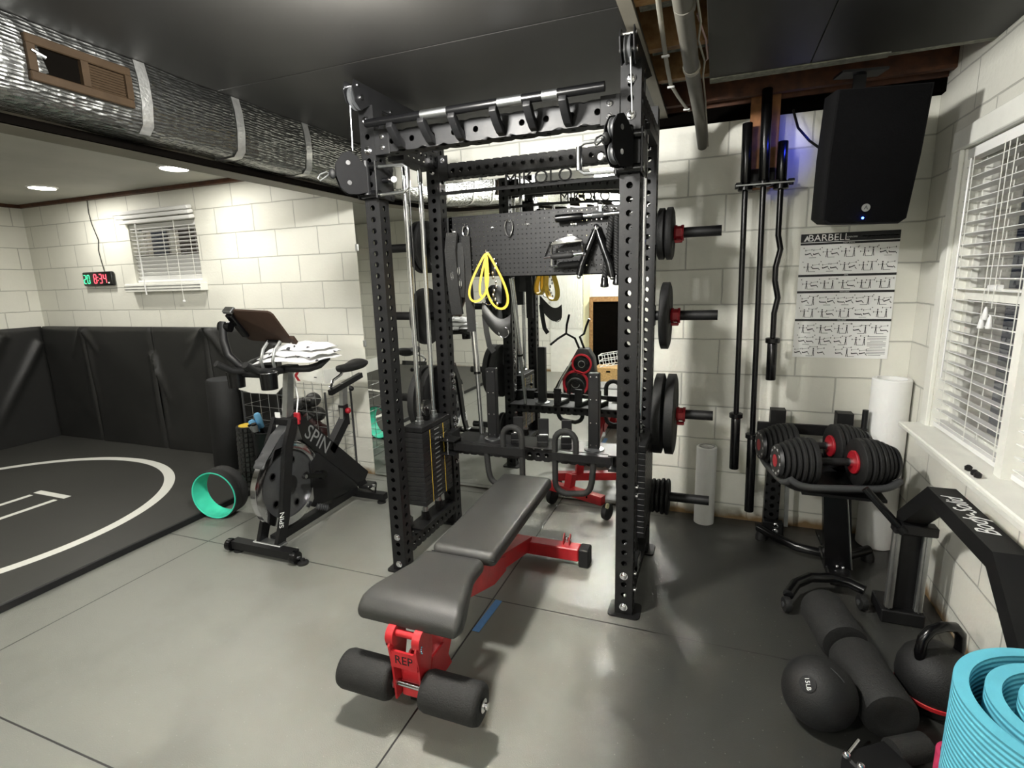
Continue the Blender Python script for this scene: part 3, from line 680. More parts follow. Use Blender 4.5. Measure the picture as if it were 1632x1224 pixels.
for x, y in ((XLu, YFu), (XRu, YFu), (XLu, YRu), (XRu, YRu)):
    if up_mesh is None:
        b = B(); holed_tube(b, (0, 0, 0), 43, BLK)
        u = b.obj('upright', rack, world=False, smooth=30); up_mesh = u.data
    else:
        u = bpy.data.objects.new('upright', up_mesh); COL.objects.link(u); u.parent = rack
    u.location = (x-XC, y-2.46, .008); TM[u] = Matrix.Translation((x, y, .008))
    if y == YFu:
        b = B()
        for n in range(1, 36, 2):
            M = frame((x-.026, y-UW/2-.0006, 1.520+(n-23)*PITCH+.020), (1, 0, 0), (0, 0, 1)); b.text(str(n), .021, INK, M, .0006)
        b.obj('hole_numbers', u, smooth=0, kind='stuff')
    def bolt(p, n, r=.0135):
        b = B(); bolt_geo(b, p, n, r); b.obj('bolt', u)
    if y == YFu:
        for z in (.194, .042, 2.075, 2.20): bolt((x, y-UW/2, z), (0, -1, 0))
        for z in (.194, .115, .56, .60): bolt((x-(UW/2 if x < -1 else -UW/2), y, z), (-1 if x < -1 else 1, 0, 0), .010)
    else:
        q = 1 if x < -1 else -1
        for z in (.40, .46, .63, .67, .86, .90, .94, 2.06): bolt((x+q*UW/2, y+.01, z), (q, 0, 0), .012)
        for z in (2.165, 2.08, .13): bolt((x, y-UW/2, z), (0, -1, 0), .011)
    b = B()
    cx = x-(.0) if y == YFu else x
    b.prism(rrect(.14, .12, .02), .008, BLK, mtx((cx, y, .004))); b.obj('foot_plate', rack, smooth=30)
def rail(name, a, b_, m=BLK, sides='xz', holes=True, h=UW, d=UW, r=.0125, pitch=PITCH):
    a, b_ = V(a), V(b_); L = (b_-a).length; x = (b_-a).normalized(); n = int(L/pitch); B_ = B()
    up = V((0, 0, 1)); nrm = x.cross(up).normalized()
    off = (L-n*pitch)/2
    for s in (1, -1):
        M = frame(a+nrm*s*d/2+x*off, up*(-s), x)        # local y along rail
        M = frame(a+nrm*s*d/2+x*off, x.cross(nrm*s), x) if True else M
        zdir = M.to_3x3() @ V((0, 0, 1))
        if zdir.dot(nrm*s) < 0: M = frame(a+nrm*s*d/2+x*off, -x.cross(nrm*s), x)
        if holes: B_.holed(h, n, pitch, r, m, M, 14)
        else: B_.add([(-h/2, 0, 0), (h/2, 0, 0), (h/2, n*pitch, 0), (-h/2, n*pitch, 0)], [(0, 1, 2, 3)], m, M)
        for t0, t1 in ((-off, 0), (n*pitch, n*pitch+off)): B_.add([(-h/2, t0, 0), (h/2, t0, 0), (h/2, t1, 0), (-h/2, t1, 0)], [(0, 1, 2, 3)], m, M)
    for s in (1, -1):
        M = frame(a+up*s*h/2+x*off, nrm, x)
        if (M.to_3x3() @ V((0, 0, 1))).dot(up*s) < 0: M = frame(a+up*s*h/2+x*off, -nrm, x)
        if holes: B_.holed(d, n, pitch, r*.8, m, M, 12)
        else: B_.add([(-d/2, 0, 0), (d/2, 0, 0), (d/2, n*pitch, 0), (-d/2, n*pitch, 0)], [(0, 1, 2, 3)], m, M)
        for t0, t1 in ((-off, 0), (n*pitch, n*pitch+off)): B_.add([(-d/2, t0, 0), (d/2, t0, 0), (d/2, t1, 0), (-d/2, t1, 0)], [(0, 1, 2, 3)], m, M)
    return B_.obj(name, rack, smooth=30)
h_ = UW/2
rail('front_crossmember', (XLu+h_, 2.176, 2.103), (XRu-h_, 2.176, 2.103), pitch=.1016, h=.088)
rail('rear_crossmember', (XLu+h_, YRu, 2.080), (XRu-h_, YRu, 2.080))
rail('lower_crossmember', (XLu+h_, YRu, .505), (XRu-h_, YRu, .505))
for x in (XLu, XRu):
    rail('side_rail', (x, YFu+h_, 2.138), (x, YRu-h_, 2.138))
    rail('base_rail', (x, YFu+h_, .118), (x, YRu-h_, .118))
    B().span((x-.05, 2.30, .158), (x+.05, 2.66, .166), BLK).obj('stack_tray', rack, smooth=0)
    B().span((x-.045, 2.36, 2.075), (x+.045, 2.66, 2.098), BLK).obj('rod_bracket', rack, smooth=0)
for x in (XLu, XRu):      # joint plates
    b = B(); q = 1 if x < -1 else -1
    b.span((x+q*h_, YFu-h_-.004, 2.05), (x+q*(h_+.075), YFu-h_, 2.155), BLK, bev=.002)
    for dz in (.03, .075): bolt_geo(b, (x+q*(h_+.04), YFu-h_-.004, 2.05+dz), (0, -1, 0), .009)
    b.obj('joint_plate', rack); b = B()
    b.span((x+q*h_, YRu-h_-.004, 2.03), (x+q*(h_+.06), YRu-h_, 2.16), BLK, bev=.002)
    bolt_geo(b, (x+q*(h_+.03), YRu-h_-.004, 2.135), (0, -1, 0), .010)
    b.obj('joint_plate', rack)
# pull-up bar with cranked hangers
PB = (2.052, 2.160)
b = B(); b.cyl((-1.43, PB[0], PB[1]), (-.405, PB[0], PB[1]), .0175, BLKG, 18)
b.obj('pull_up_bar', rack)
for x0, x1 in ((-1.16, -1.04), (-.82, -.72), (-.64, -.58)): B().cyl((x0, PB[0], PB[1]), (x1, PB[0], PB[1]), .0182, STEEL, 18, cap=False).obj('grip_band', rack, label='worn grey grip band')
for x in (-1.31, -1.16, -1.02, -.84, -.70, -.56):
    b = B(); P = [(PB[0]-.012, PB[1]-.01), (PB[0]+.02, PB[1]-.018), (PB[0]+.045, PB[1]-.055), (PB[0]+.075, PB[1]-.06), (2.136, 2.085), (2.136, 2.062), (PB[0]+.055, PB[1]-.092), (PB[0]+.02, PB[1]-.066), (PB[0]-.018, PB[1]-.03)]
    b.prism(P, .03, BLK, frame((x, 0, 0), (0, 1, 0), (0, 0, 1)), bev=.003); b.obj('bar_hanger', rack, smooth=40)
# name plate between the rear uprights
b = B(); b.span((XLu+h_, 2.733, 1.958), (XRu-h_, 2.737, 1.976), BLK)
b.text('MIKOLO', .098, INK, frame((-.885, 2.735, 2.0), (1, 0, 0), (0, 0, 1)), .004)
b.obj('name_plate', rack, smooth=0, label='name plate with open letters MIKOLO')
# pegboard with real holes
b = B(); nx, nz = 42, 13; x0, z0 = XC-nx*.0254/2, 1.514
for i in range(nx):
    M = frame((x0+(i+.5)*.0254, 2.79, z0), (1, 0, 0), (0, 0, 1)); b.holed(.0254, nz, .0254, .0031, BLK, M, 8, depth=.003)
    
b.span((x0, 2.7931, z0), (x0+.0005, 2.796, z0+nz*.0254), BLK)
for z in (z0, z0+nz*.0254): b.span((x0, 2.79, z-.004), (x0+nx*.0254, 2.806, z+.001 if z == z0 else z+.002), BLK)
for sx in (0, nx*.0254): b.span((x0+sx-.022, 2.79, z0), (x0+sx+.022, 2.80, z0+nz*.0254), BLK) if sx == 0 else b.span((x0+sx, 2.79, z0), (x0+sx+.008, 2.80, z0+nz*.0254), BLK)
pegb = b.obj('pegboard', rack, smooth=0)
# rear storage shelf, posts
b = B(); b.span((XLu+h_, 2.70, .5455), (XRu-h_, 2.90, .553), BLK, bev=.002); b.obj('storage_shelf', rack, smooth=0)
for x, y in ((-1.212, 2.80), (-.592, 2.76)):
    b = B(); b.span((x-.030, y-.022, .557), (x+.030, y+.022, .985), BLK, bev=.004).lathe([(.055, 0), (.055, .006), (.03, .012)], (x, y, .553), (0, 0, 1), STEEL, 20)
    q = b.obj('storage_post', rack, smooth=30)
    for z in (.585, .71, .84, .965):
        for dx in (-.016, .016): B().lathe([(.0045, 0), (.004, .002), (.001, .0025)], (x+dx, y-.022, z), (0, -1, 0), CHROME, 8).obj('screw', q)
# weight stacks, rods, cables
for x in (XLu, XRu):
    q = 1 if x < -1 else -1
    for y in (2.425, 2.580):
        B().cyl((x, y, .17), (x, y, 2.075), .0125, CHROME, 18).obj('guide_rod', rack)
        B().cyl((x, y, .166), (x, y, .215), .026, RUB, 18, r2=.022).obj('bumper', rack)
        B().lathe([(.018, .215), (.018, .24), (.014, .243), (.018, .246), (.018, .275)], (x, y, 0), (0, 0, 1), STEEL, 16).obj('spring_collar', rack)
        B().lathe([(.024, .728), (.024, .744), (.018, .748), (.018, .765)], (x, y, 0), (0, 0, 1), STEEL, 16).obj('rod_bushing', rack)
    st = B().span((x-.058, 2.345, .699), (x+.058, 2.66, .728), BLK, bev=.003).obj('weight_stack', rack, smooth=30)
    pm = None; n = 15; hp = (.696-.278)/n
    for i in range(n):
        z = .278+hp*i
        if pm is None:
            b = B(); b.box((0, 0, hp/2), (.116, .315, hp-.0022), DKGREY, bev=.0012)
            b.box((q*.0582, 0, hp/2), (.0008, .05, .006), GREYL)
            for dy in (-.075, .075): b.box((q*.0583, dy, hp/2), (.0008, .0035, hp), YEL)
            pl = b.obj('weight_plate', st, world=False, smooth=0); pm = pl.data
        else:
            pl = bpy.data.objects.new('weight_plate', pm); COL.objects.link(pl); pl.parent = st
        pl.location = (x, 2.5025, z) - V((XC, 2.46, 0)) if False else V((x, 2.5025, z))-V((XC, 2.46, 0))
    b = B(); b.cyl((x+q*.04, 2.50, .63), (x+q*.075, 2.50, .63), .008, CHROME, 12).ball((x+q*.085, 2.50, .63), .014, BLKG, 12, 8); b.obj('selector_pin', st)
    b = B(); b.cyl((x-.008, 2.50, .80), (x+.008, 2.50, .80), .047, CHROME, 28).span((x-.012, 2.485, .728), (x+.012, 2.515, .81), BLKG).cyl((x-.02, 2.50, .80), (x+.02, 2.50, .80), .012, CHROME, 12); b.obj('stack_pulley', rack)
    b = B(); b.tube([(x-.02, 2.50, .80), (x-.02, 2.50, 2.22)], .003, CABLE, 6).tube([(x-.03*q, 2.30, .2), (x-.03*q, 2.30, 2.25)], .003, CABLE, 6).tube([(x-q*.01, 2.045, 2.27), (x-q*.02, 2.05, 2.06)], .003, STEEL, 6); b.obj('steel_cable', rack)
    b = B(); b.cyl((x-q*.035-.008, 2.29, .20), (x-q*.035+.008, 2.29, .20), .04, GREYP, 24).cyl((x-q*.035-.014, 2.29, .20), (x-q*.035+.014, 2.29, .20), .012, CHROME, 12)
    b.span((x-q*.035-.012, 2.25, .156), (x-q*.035-.009, 2.33, .22), STEEL).span((x-q*.035+.009, 2.25, .156), (x-q*.035+.012, 2.33, .22), STEEL); b.obj('floor_pulley', rack)
    # top pulley bracket
    b = B(); P = [(2.035, 2.335), (2.02, 2.30), (2.035, 2.255), (2.075, 2.225), (2.11, 2.245), (2.14, 2.262), (2.36, 2.262), (2.56, 2.338)]
    for dx in (-.024, .024): b.prism(P, .004, BLK, frame((x+dx, 0, 0), (0, 1, 0), (0, 0, 1)))
    b.span((x-.022, 2.14, 2.253), (x+.022, 2.36, 2.262), BLK); tb = b.obj('top_pulley_bracket', rack, smooth=0)
    b = B(); b.lathe([(.048, -.011), (.048, -.008), (.040, -.003), (.040, .003), (.048, .008), (.048, .011)], (x, 2.075, 2.275), (1, 0, 0), GREYP, 32)
    b.cyl((x-.032, 2.075, 2.275), (x+.032, 2.075, 2.275), .011, CHROME, 12); b.obj('pulley', tb)
    b = B()
    for y, z in ((2.06, 2.32), (2.30, 2.275)): b.cyl((x-.03, y, z), (x+.03, y, z), .008, CHROME, 10)
    b.obj('bracket_bolts', tb)
    # sliding cable carriage
    b = B()
    for z in (1.885, 2.005):
        b.cyl((x-.055, YFu-.052, z), (x+.055, YFu-.052, z), .017, BLKG, 16).cyl((x-.055, YFu+.052, z), (x+.055, YFu+.052, z), .017, BLKG, 16)
    for dx in (-.048, .048): b.span((x+dx-.004, YFu-.07, 1.865), (x+dx+.004, YFu+.07, 2.025), BLK, bev=.002)
    cg = b.obj('cable_carriage', rack)
    b = B(); a = q*.055; e = x+q*.195
    b.tube([(x+a, YFu-.045, 2.0), (e-q*.02, YFu-.04, 1.998), (e, YFu-.04, 1.985), (e, YFu-.04, 1.90), (e-q*.02, YFu-.04, 1.885), (x+a, YFu-.045, 1.88)], .0075, STEEL, 10).cyl((e, YFu-.04, 1.90), (e, YFu-.04, 1.985), .012, CHROME, 14)
    b.obj('carriage_handle', cg)
    b = B(); b.cyl((x+a, YFu-.02, 1.945), (x+a+q*.035, YFu-.02, 1.945), .012, BLKG, 14).cyl((x+a+q*.035, YFu-.02, 1.945), (x+a+q*.05, YFu-.02, 1.945), .007, CHROME, 12).ball((x+a+q*.058, YFu-.02, 1.945), .014, WHITEP, 12, 8); b.obj('pop_pin', cg)
    # swivel pulley arm: left one swung outwards, right one towards the room
    dr = V((-.70, -.71, 0)) if x < -1 else V((-.42, -.91, 0))
    og = V((x, YFu-.068, 1.965)); nrm = dr.cross(V((0, 0, 1)))
    b = B()
    P = [(.0, -.075), (.0, .03), (.035, .075), (.065, .095), (.10, .085), (.128, .045), (.132, -.01), (.115, -.06), (.085, -.085), (.045, -.085)]
    for s in (-.018, .018): b.prism(P, .004, MATTE, frame(og+nrm*s, dr, (0, 0, 1)))
    b.cyl(og+V((0, 0, -.085)), og+V((0, 0, .06)), .016, BLK, 14)
    sw = b.obj('swivel_arm', cg, smooth=30)
    for u, z in ((.078, .045), (.078, -.038)):
        c = og+dr*u+V((0, 0, z))
        b = B(); b.lathe([(.040, -.011), (.040, -.008), (.034, -.003), (.034, .003), (.040, .008), (.040, .011)], c, nrm, GREYP, 28).cyl(c-nrm*.024, c+nrm*.024, .010, CHROME, 12)
        b.obj('swivel_pulley', sw)
    c = og+dr*.145+V((0, 0, -.0)); b = B(); b.ball(c, (.016, .016, .022), RUB, 12, 8); b.obj('cable_stop', sw)
    b = B(); b.tube([c+dr*.012+V((0, 0, z)) + dr*u for u, z in ((0, 0), (.012, .006), (.04, -.006), (.05, -.022), (.042, -.032), (.018, -.016), (.006, -.006))], .0035, STEEL, 8, closed=True); b.obj('carabiner', sw)
# plate pegs
PEG = {}
for side, x, q in (('r', XRu, 1), ('l', XLu, -1)):
    for z in (1.687, 1.29, .785, .328):
        b = B(); b.cyl((x+q*h_, YRu, z), (x+q*(h_+.30), YRu, z+.002), .0245, BLK, 24); b.span((x+q*h_, YRu-.035, z-.05), (x+q*(h_+.005), YRu+.035, z+.05), BLK)
        b.obj('weight_peg', rack)
        PEG[side, z] = x+q*h_
# ------------------------------------------------------------------ weight plates and collars on the pegs
def plate_geo(b, r, t):       # local: axis along +x from 0 to t
    b.lathe([(.0255, .001), (.045, .001), (.05, .004), (r*.62, .006), (r*.70, .002), (r*.90, 0), (r, .006), (r, t-.006), (r*.90, t), (r*.70, t-.002), (r*.62, t-.006), (.05, t-.004), (.045, t-.001), (.0255, t-.001)], (0, 0, 0), (1, 0, 0), RUB, 44, cap=False)
    b.lathe([(.0255, t-.001), (.0255, .001)], (0, 0, 0), (1, 0, 0), STEEL, 24, cap=False)
def plate(r, t, x, z, q, label, group):
    b = B(); plate_geo(b, r, t)
    o = b.obj('weight_plate', world=False, smooth=40); o.location = (x, YRu, z-.0008)
    if q < 0: o.rotation_euler = (0, 0, PI)
    return tag(o, label, 'weight plate', group)
def collar(x, z, q, label):
    t = thing('barbell_collar', label, 'collar', (x, YRu, z), (0, 0, 0 if q > 0 else PI), 'red collars locking the plates')
    b = B(); b.lathe([(.0252, 0), (.036, 0), (.038, .004), (.038, .012), (.034, .015), (.034, .03), (.038, .033), (.038, .044), (.0252, .044)], (0, 0, 0), (1, 0, 0), REDC, 28, cap=False); b.obj('ring', t, world=False)
    b = B(); b.box((.022, -.03, -.040), (.036, .03, .014), REDC, bev=.003).box((.022, -.034, .0), (.03, .012, .04), REDC, bev=.003); b.obj('clamp_lever', t, world=False)
gR, gL = 'weight plates on the window-side rack pegs', 'weight plates on the bike-side rack pegs'
X0 = PEG['r', 1.687]
plate(.122, .036, X0+.010, 1.687, 1, 'small black plate on the top window-side peg, against the upright', gR)
plate(.124, .036, X0+.048, 1.687, 1, 'small black plate on the top window-side peg, outer one by the red collar', gR)
plate(.166, .046, X0+.034, 1.29, 1, 'medium black plate alone on the second window-side peg', gR)
plate(.208, .050, X0+.014, .785, 1, 'large black plate on the third window-side peg, against the upright', gR)
plate(.208, .050, X0+.072, .785, 1, 'large black plate on the third window-side peg, outer one by the red collar', gR)
for i, w in enumerate(('innermost', 'second from the upright', 'third from the upright', 'outermost')):
    plate(.096 if i > 1 else .09, .022, X0+.008+.0245*i, .328, 1, 'little black change plate on the lowest window-side peg, '+w, gR)
collar(X0+.086, 1.687, 1, 'red collar on the top window-side peg'); collar(X0+.082, 1.29, 1, 'red collar on the second window-side peg'); collar(X0+.124, .785, 1, 'red collar on the third window-side peg')
X0 = PEG['l', 1.687]
plate(.146, .036, X0-.022, 1.687, -1, 'black plate on the top bike-side peg, against the upright', gL)
plate(.146, .036, X0-.060, 1.687, -1, 'black plate on the top bike-side peg, outer one by the red collar', gL)
plate(.166, .046, X0-.05, 1.29, -1, 'medium black plate alone on the second bike-side peg', gL)
plate(.208, .050, X0-.014, .785, -1, 'large black plate on the third bike-side peg, against the upright', gL)
plate(.208, .050, X0-.072, .785, -1, 'large black plate on the third bike-side peg, outer one', gL)
plate(.112, .024, X0-.010, .328, -1, 'small black plate on the lowest bike-side peg, against the upright', gL)
plate(.112, .024, X0-.036, .328, -1, 'small black plate on the lowest bike-side peg, outer one', gL)
collar(X0-.098, 1.687, -1, 'red collar on the top bike-side peg')

# ------------------------------------------------------------------ dip handles inside the rack
def dip(label, q, x_up, xs, za):     # q = +1: arm reaches to +x
    t = thing('dip_bar', label, 'dip bar', (x_up, 2.60, za), group='dip bars on the rear of the rack')
    y = 2.58
    b = B(); b.span((x_up, y-.045, za-.045), (x_up+q*.11, y+.045, za-.040), BLK).span((x_up, y-.045, za+.035), (x_up+q*.11, y+.045, za+.042), BLK).span((x_up, y+.04, za-.045), (x_up+q*.11, y+.045, za+.042), BLK).cyl((x_up+q*.06, y-.03, za-.045), (x_up+q*.06, y-.03, za+.045), .006, CHROME, 10)
    b.span((x_up+q*.002, y+.045, za-.06), (x_up+q*.05, y+.145, za+.06), BLK); b.obj('mount_bracket', t, smooth=0)
    b = B(); b.bar((x_up+q*.09, y, za), (xs['in']+q*.012, y, za), .036, .042, BLK); b.obj('arm', t, smooth=0)
    r = (xs['in']-xs['o1'])/2; cx = (xs['in']+xs['o1'])/2; zt, zb = .700, .352
    P = [(xs['o1'], y, za), (xs['o1'], y, zt-abs(r))]
    for i in range(1, 8):
        a = PI-PI*i/8; P.append((cx+r*math.cos(a), y, zt-abs(r)+abs(r)*math.sin(a)))
    P += [(xs['in'], y, zt-abs(r)), (xs['in'], y, zb+.06)]
    for i in range(1, 5):
        a = PI/2*i/5; P.append((xs['in']-q*.05*(1-math.cos(a)), y, zb+.06-.055*math.sin(a)))
    P += [(xs['in']-q*.06, y, zb), (xs['o2']+q*.07, y, zb+.01)]
    for i in range(1, 5):
        a = PI/2*i/5; P.append((xs['o2']+q*.07-q*.055*math.sin(a), y, zb+.01+.055*(1-math.cos(a))))
    P += [(xs['o2']+q*.01, y, zb+.08), (xs['o2'], y, za-.015)]
    b = B(); b.tube(P, .0165, FOAM, 12, up=None); b.obj('grip_loop', t, smooth=60)
dip('black looped dip bar on the bike-side rear upright', 1, XLu+h_, {'in': -.952, 'o1': -1.062, 'o2': -1.165}, .563)
dip('black looped dip bar on the window-side rear upright', -1, XRu-h_, {'in': -.765, 'o1': -.650, 'o2': -.556}, .563)

# ------------------------------------------------------------------ things hanging from the pegboard
PY = 2.79
def hook(x, z, lab, l=.03):
    b = B(); b.tube([(x, PY, z), (x, PY-l, z-.004), (x, PY-l-.004, z+.012)], .0022, CHROME, 8); b.box((x, PY-.002, z), (.03, .002, .008), CHROME)
    return tag(b.obj('peg_hook', loc=(x, PY, z)), lab, 'hook', 'chrome hooks on the pegboard')
hook(-1.325, 1.79, 'chrome peg hook carrying the long black strap'); hook(-1.17, 1.775, 'empty chrome peg hook beside the hanging carabiner')
hook(-1.068, 1.80, 'chrome peg hook carrying the big carabiner', .016); hook(-.965, 1.78, 'empty chrome peg hook between carabiner and long bar'); hook(-.71, 1.765, 'empty chrome peg hook below the long bar')
hook(-1.405, 1.765, 'chrome peg hook holding the padded ankle straps'); hook(-1.20, 1.645, 'chrome peg hook holding the yellow band', .035); hook(-.73, 1.71, 'chrome peg hook behind the chrome row handle', .05)
hook(-.585, 1.74, 'chrome peg hook above the black V bar', .04); hook(-.455, 1.83, 'chrome peg hook above the braided rope', .03)
tag(B().tube([(-1.068+.022*math.sin(a)*(1+.25*math.cos(a)), PY-.016, 1.765+.045*math.cos(a)) for a in [2*PI*i/20 for i in range(20)]], .0038, CHROME, 8, closed=True).obj('carabiner', loc=(-1.068, PY-.01, 1.80)), 'big chrome carabiner hanging alone on the pegboard', 'carabiner')
# yellow band folded over its hook: a flat ribbon with two drooping loops
def ribbon(pts, w, th, m, name, loc, seg_up=(0, 1, 0)):
    b = B(); b.sweep(pts, [(-th/2, -w/2), (th/2, -w/2), (th/2, w/2), (-th/2, w/2)], m, closed=True, up=seg_up); return b.obj(name, loc=loc, smooth=60)
def drop(cx, cz, top, w, lean, n=36, yy=PY-.04, tw=.5):
    out = []
    for i in range(n):
        a = 2*PI*i/n; s = (1-math.cos(a))/2        # 0 at the top, 1 at the bottom
        dx = lean*s+w*math.sin(a)*(.25+.75*s)
        out.append((cx+dx, yy+tw*dx, top-(top-cz)*s))
    return out
bt = thing('resistance_band', 'yellow resistance band looped over a peg hook', 'resistance band', (-1.19, PY-.04, 1.645))
for nm, P, wd in (('band_loop', drop(-1.195, 1.375, 1.630, .060, -.058, yy=PY-.055), .042), ('band_loop', drop(-1.185, 1.330, 1.635, .068, .062, yy=PY-.055), .042), ('band_loop', drop(-1.19, 1.40, 1.622, .026, -.026, yy=PY-.055), .04)):
    b = B(); b.sweep(P, [(-.0055, -wd/2), (.0055, -wd/2), (.0055, wd/2), (-.0055, wd/2)], YEL, closed=True, up=(-.45, .89, 0)); b.obj(nm, bt, smooth=60)
# long black strap and buckles
t = thing('hanging_strap', 'long black webbing strap hanging from the pegboard', 'strap', (-1.325, PY-.03, 1.79))
B().tube([(-1.325+.018*math.sin(a), PY-.026, 1.762+.03*math.cos(a)) for a in [2*PI*i/16 for i in range(16)]], .004, CHROME, 8, closed=True).obj('carabiner', t)
b = B(); b.sweep([(-1.325, PY-.026, 1.735), (-1.322, PY-.028, 1.6), (-1.318, PY-.030, 1.45), (-1.315, PY-.024, 1.33), (-1.312, PY-.022, 1.20)], [(-.026, -.004), (.026, -.004), (.026, .004), (-.026, .004)], FOAM, up=(0, 1, 0)); b.obj('webbing', t)
t = thing('ankle_strap', 'black padded straps bunched between rack upright and the long strap', 'strap', (-1.40, PY-.03, 1.77))
b = B(); b.sweep([(-1.405, PY-.03, 1.755), (-1.41, PY-.05, 1.66), (-1.405, PY-.05, 1.52), (-1.40, PY-.045, 1.42), (-1.395, PY-.03, 1.30)], [(-.034, -.010), (.034, -.010), (.034, .010), (-.034, .010)], FOAM, up=(0, 1, 0))
b.sweep([(-1.37, PY-.02, 1.70), (-1.36, PY-.035, 1.58), (-1.362, PY-.038, 1.46), (-1.37, PY-.03, 1.40)], [(-.028, -.008), (.028, -.008), (.028, .008), (-.028, .008)], VINYL, up=(0, 1, 0)); b.obj('padding', t)
b = B()
for x, z in ((-1.405, 1.52), (-1.362, 1.545), (-1.355, 1.475)): b.tube([(x+.006*math.sin(a), PY-.058, z+.024*math.cos(a)) for a in [2*PI*i/12 for i in range(12)]], .0028, CHROME, 6, closed=True)
b.obj('buckles', t, kind='stuff')
# belt bag with D rings below the band
t = thing('dip_belt', 'black padded belt with metal rings under the yellow band', 'belt', (-1.16, PY-.03, 1.42))
b = B(); b.grid(20, 8, lambda u, v: (-1.235+.17*u, PY-.03-.012*math.sin(PI*v)-.01*math.sin(PI*u), 1.335-.10*v+.035*math.cos(2*PI*u*.5)-.05*math.sin(PI*u)), VINYL)
b.grid(20, 8, lambda u, v: (-1.065-.17*u, PY-.028, 1.335-.10*v+.035*math.cos(2*PI*(1-u)*.5)-.05*math.sin(PI*(1-u))), VINYL); b.obj('pad', t, smooth=60)
b = B()
for x, z, r in ((-1.105, 1.20, .03), (-1.19, 1.375, .022)): b.tube([(x+r*math.sin(a), PY-.045, z+r*math.cos(a)) for a in [2*PI*i/16 for i in range(16)]], .003, CHROME, 6, closed=True)
for i in range(12): b.ball((-1.15+.012*math.sin(i*1.4), PY-.045, 1.60-.024*i), (.007, .005, .011), CHROME, 8, 6)
b.obj('chain_and_rings', t)
b = B(); b.sweep([(-1.225, PY-.03, 1.30), (-1.215, PY-.032, 1.20), (-1.20, PY-.032, 1.12), (-1.175, PY-.03, 1.085)], [(-.016, -.003), (.016, -.003), (.016, .003), (-.016, .003)], FOAM, up=(0, 1, 0)); b.obj('loose_strap', t)
# chrome double row handle
t = thing('row_handle', 'chrome close grip row handle with two black grips', 'cable handle', (-.725, PY-.07, 1.70))
b = B(); zt = 1.685
b.prism([(-.085, -.012), (-.04, .012), (.04, .014), (.085, -.008), (.085, -.022), (-.085, -.024)], .02, CHROME, frame((-.73, PY-.075, zt), (1, 0, .06), (0, 0, 1)), bev=.004)
for s in (-1, 1):
    b.tube([(-.73+s*.08, PY-.075, zt-.012), (-.73+s*.095, PY-.10, zt-.06), (-.73+s*.10, PY-.12, zt-.088)], .006, CHROME, 8)
    b.tube([(-.73+s*.08, PY-.07, zt-.012), (-.73+s*.085, PY-.05, zt-.08), (-.73+s*.09, PY-.045, zt-.128)], .006, CHROME, 8)
b.tube([(-.835, PY-.12, zt-.09), (-.63, PY-.12, zt-.078)], .007, CHROME, 10).tube([(-.82, PY-.045, zt-.134), (-.635, PY-.045, zt-.122)], .007, CHROME, 10); b.obj('frame', t)
for y, z, x0, x1 in ((PY-.12, zt-.087, -.80, -.675), (PY-.045, zt-.130, -.785, -.665)):
    B().lathe([(.010, 0), (.0165, .012), (.0165, .05), (.015, .06), (.0165, .07), (.0165, .108), (.010, .12)], (x0, y, z), (x1-x0, 0, .006), RUB, 16).obj('grip', t)
# black V bar
t = thing('press_down_bar', 'black V shaped press down bar on the pegboard', 'cable handle', (-.585, PY-.04, 1.735))
b = B(); b.tube([(-.585, PY-.035, 1.735), (-.60, PY-.04, 1.69), (-.655, PY-.05, 1.555), (-.668, PY-.055, 1.50)], .0175, BLKG, 14, scale=[.7, 1, 1.1, 1.0]).tube([(-.58, PY-.035, 1.735), (-.565, PY-.04, 1.69), (-.515, PY-.05, 1.56), (-.498, PY-.055, 1.49)], .0175, BLKG, 14, scale=[.7, 1, 1.1, 1.0]); b.obj('arms', t)
b = B(); b.lathe([(.016, 0), (.018, .01), (.012, .025), (.004, .03)], (-.583, PY-.035, 1.725), (0, 0, 1), CHROME, 14); [b.ball(p, .012, CHROME, 10, 6) for p in ((-.669, PY-.055, 1.494), (-.497, PY-.055, 1.484))]; b.obj('eye_and_caps', t)
# braided rope
t = thing('triceps_rope', 'black braided rope hanging beside the V shaped bar', 'rope', (-.46, PY-.03, 1.80))
for dx, ln, lean in ((-.012, .30, -.035), (.012, .29, .004)):
    b = B(); n = 60
    for s in range(3):
        P = []
        for i in range(n+1):
            f = i/n; a = f*2*PI*7+s*2*PI/3; P.append((-.492+dx+lean*f+.0085*math.cos(a), PY-.035+.0085*math.sin(a), 1.785-ln*f))
        b.tube(P, .0085, RUB, 8)
    b.obj('rope_strand', t, smooth=60)
    b = B(); e = (-.492+dx+lean, PY-.035, 1.785-ln); b.lathe([(.017, 0), (.019, -.008), (.019, -.028), (.022, -.034), (.022, -.045), (.010, -.05)], e, (0, 0, 1), BLKG, 16); b.obj('rope_end', t)
B().lathe([(.014, 0), (.018, .01), (.016, .03), (.006, .04)], (-.492, PY-.033, 1.785), (0, 0, 1), CHROME, 14).obj('swivel_cap', t)
# long lat bar
t = thing('lat_bar', 'long chrome bar with black grip across the top of pegboard', 'cable handle', (-.66, PY-.05, 1.795))
b = B(); b.cyl((-.79, PY-.05, 1.792), (-.44, PY-.05, 1.800), .0125, CHROME, 18).box((-.56, PY-.05, 1.82), (.012, .008, .04), CHROME).tube([(-.56+.014*math.sin(a), PY-.05, 1.84+.018*math.cos(a)) for a in [2*PI*i/14 for i in range(14)]], .0035, CHROME, 8, closed=True); b.obj('bar', t)
B().lathe([(.010, 0), (.020, .004), (.020, .14), (.016, .15)], (-.795, PY-.05, 1.792), (1, 0, .02), BLKG, 18).obj('grip', t)
B().lathe([(.013, 0), (.017, .004), (.017, .05), (.014, .06)], (-.60, PY-.05, 1.7965), (1, 0, .02), GREYP, 18).obj('sleeve', t)
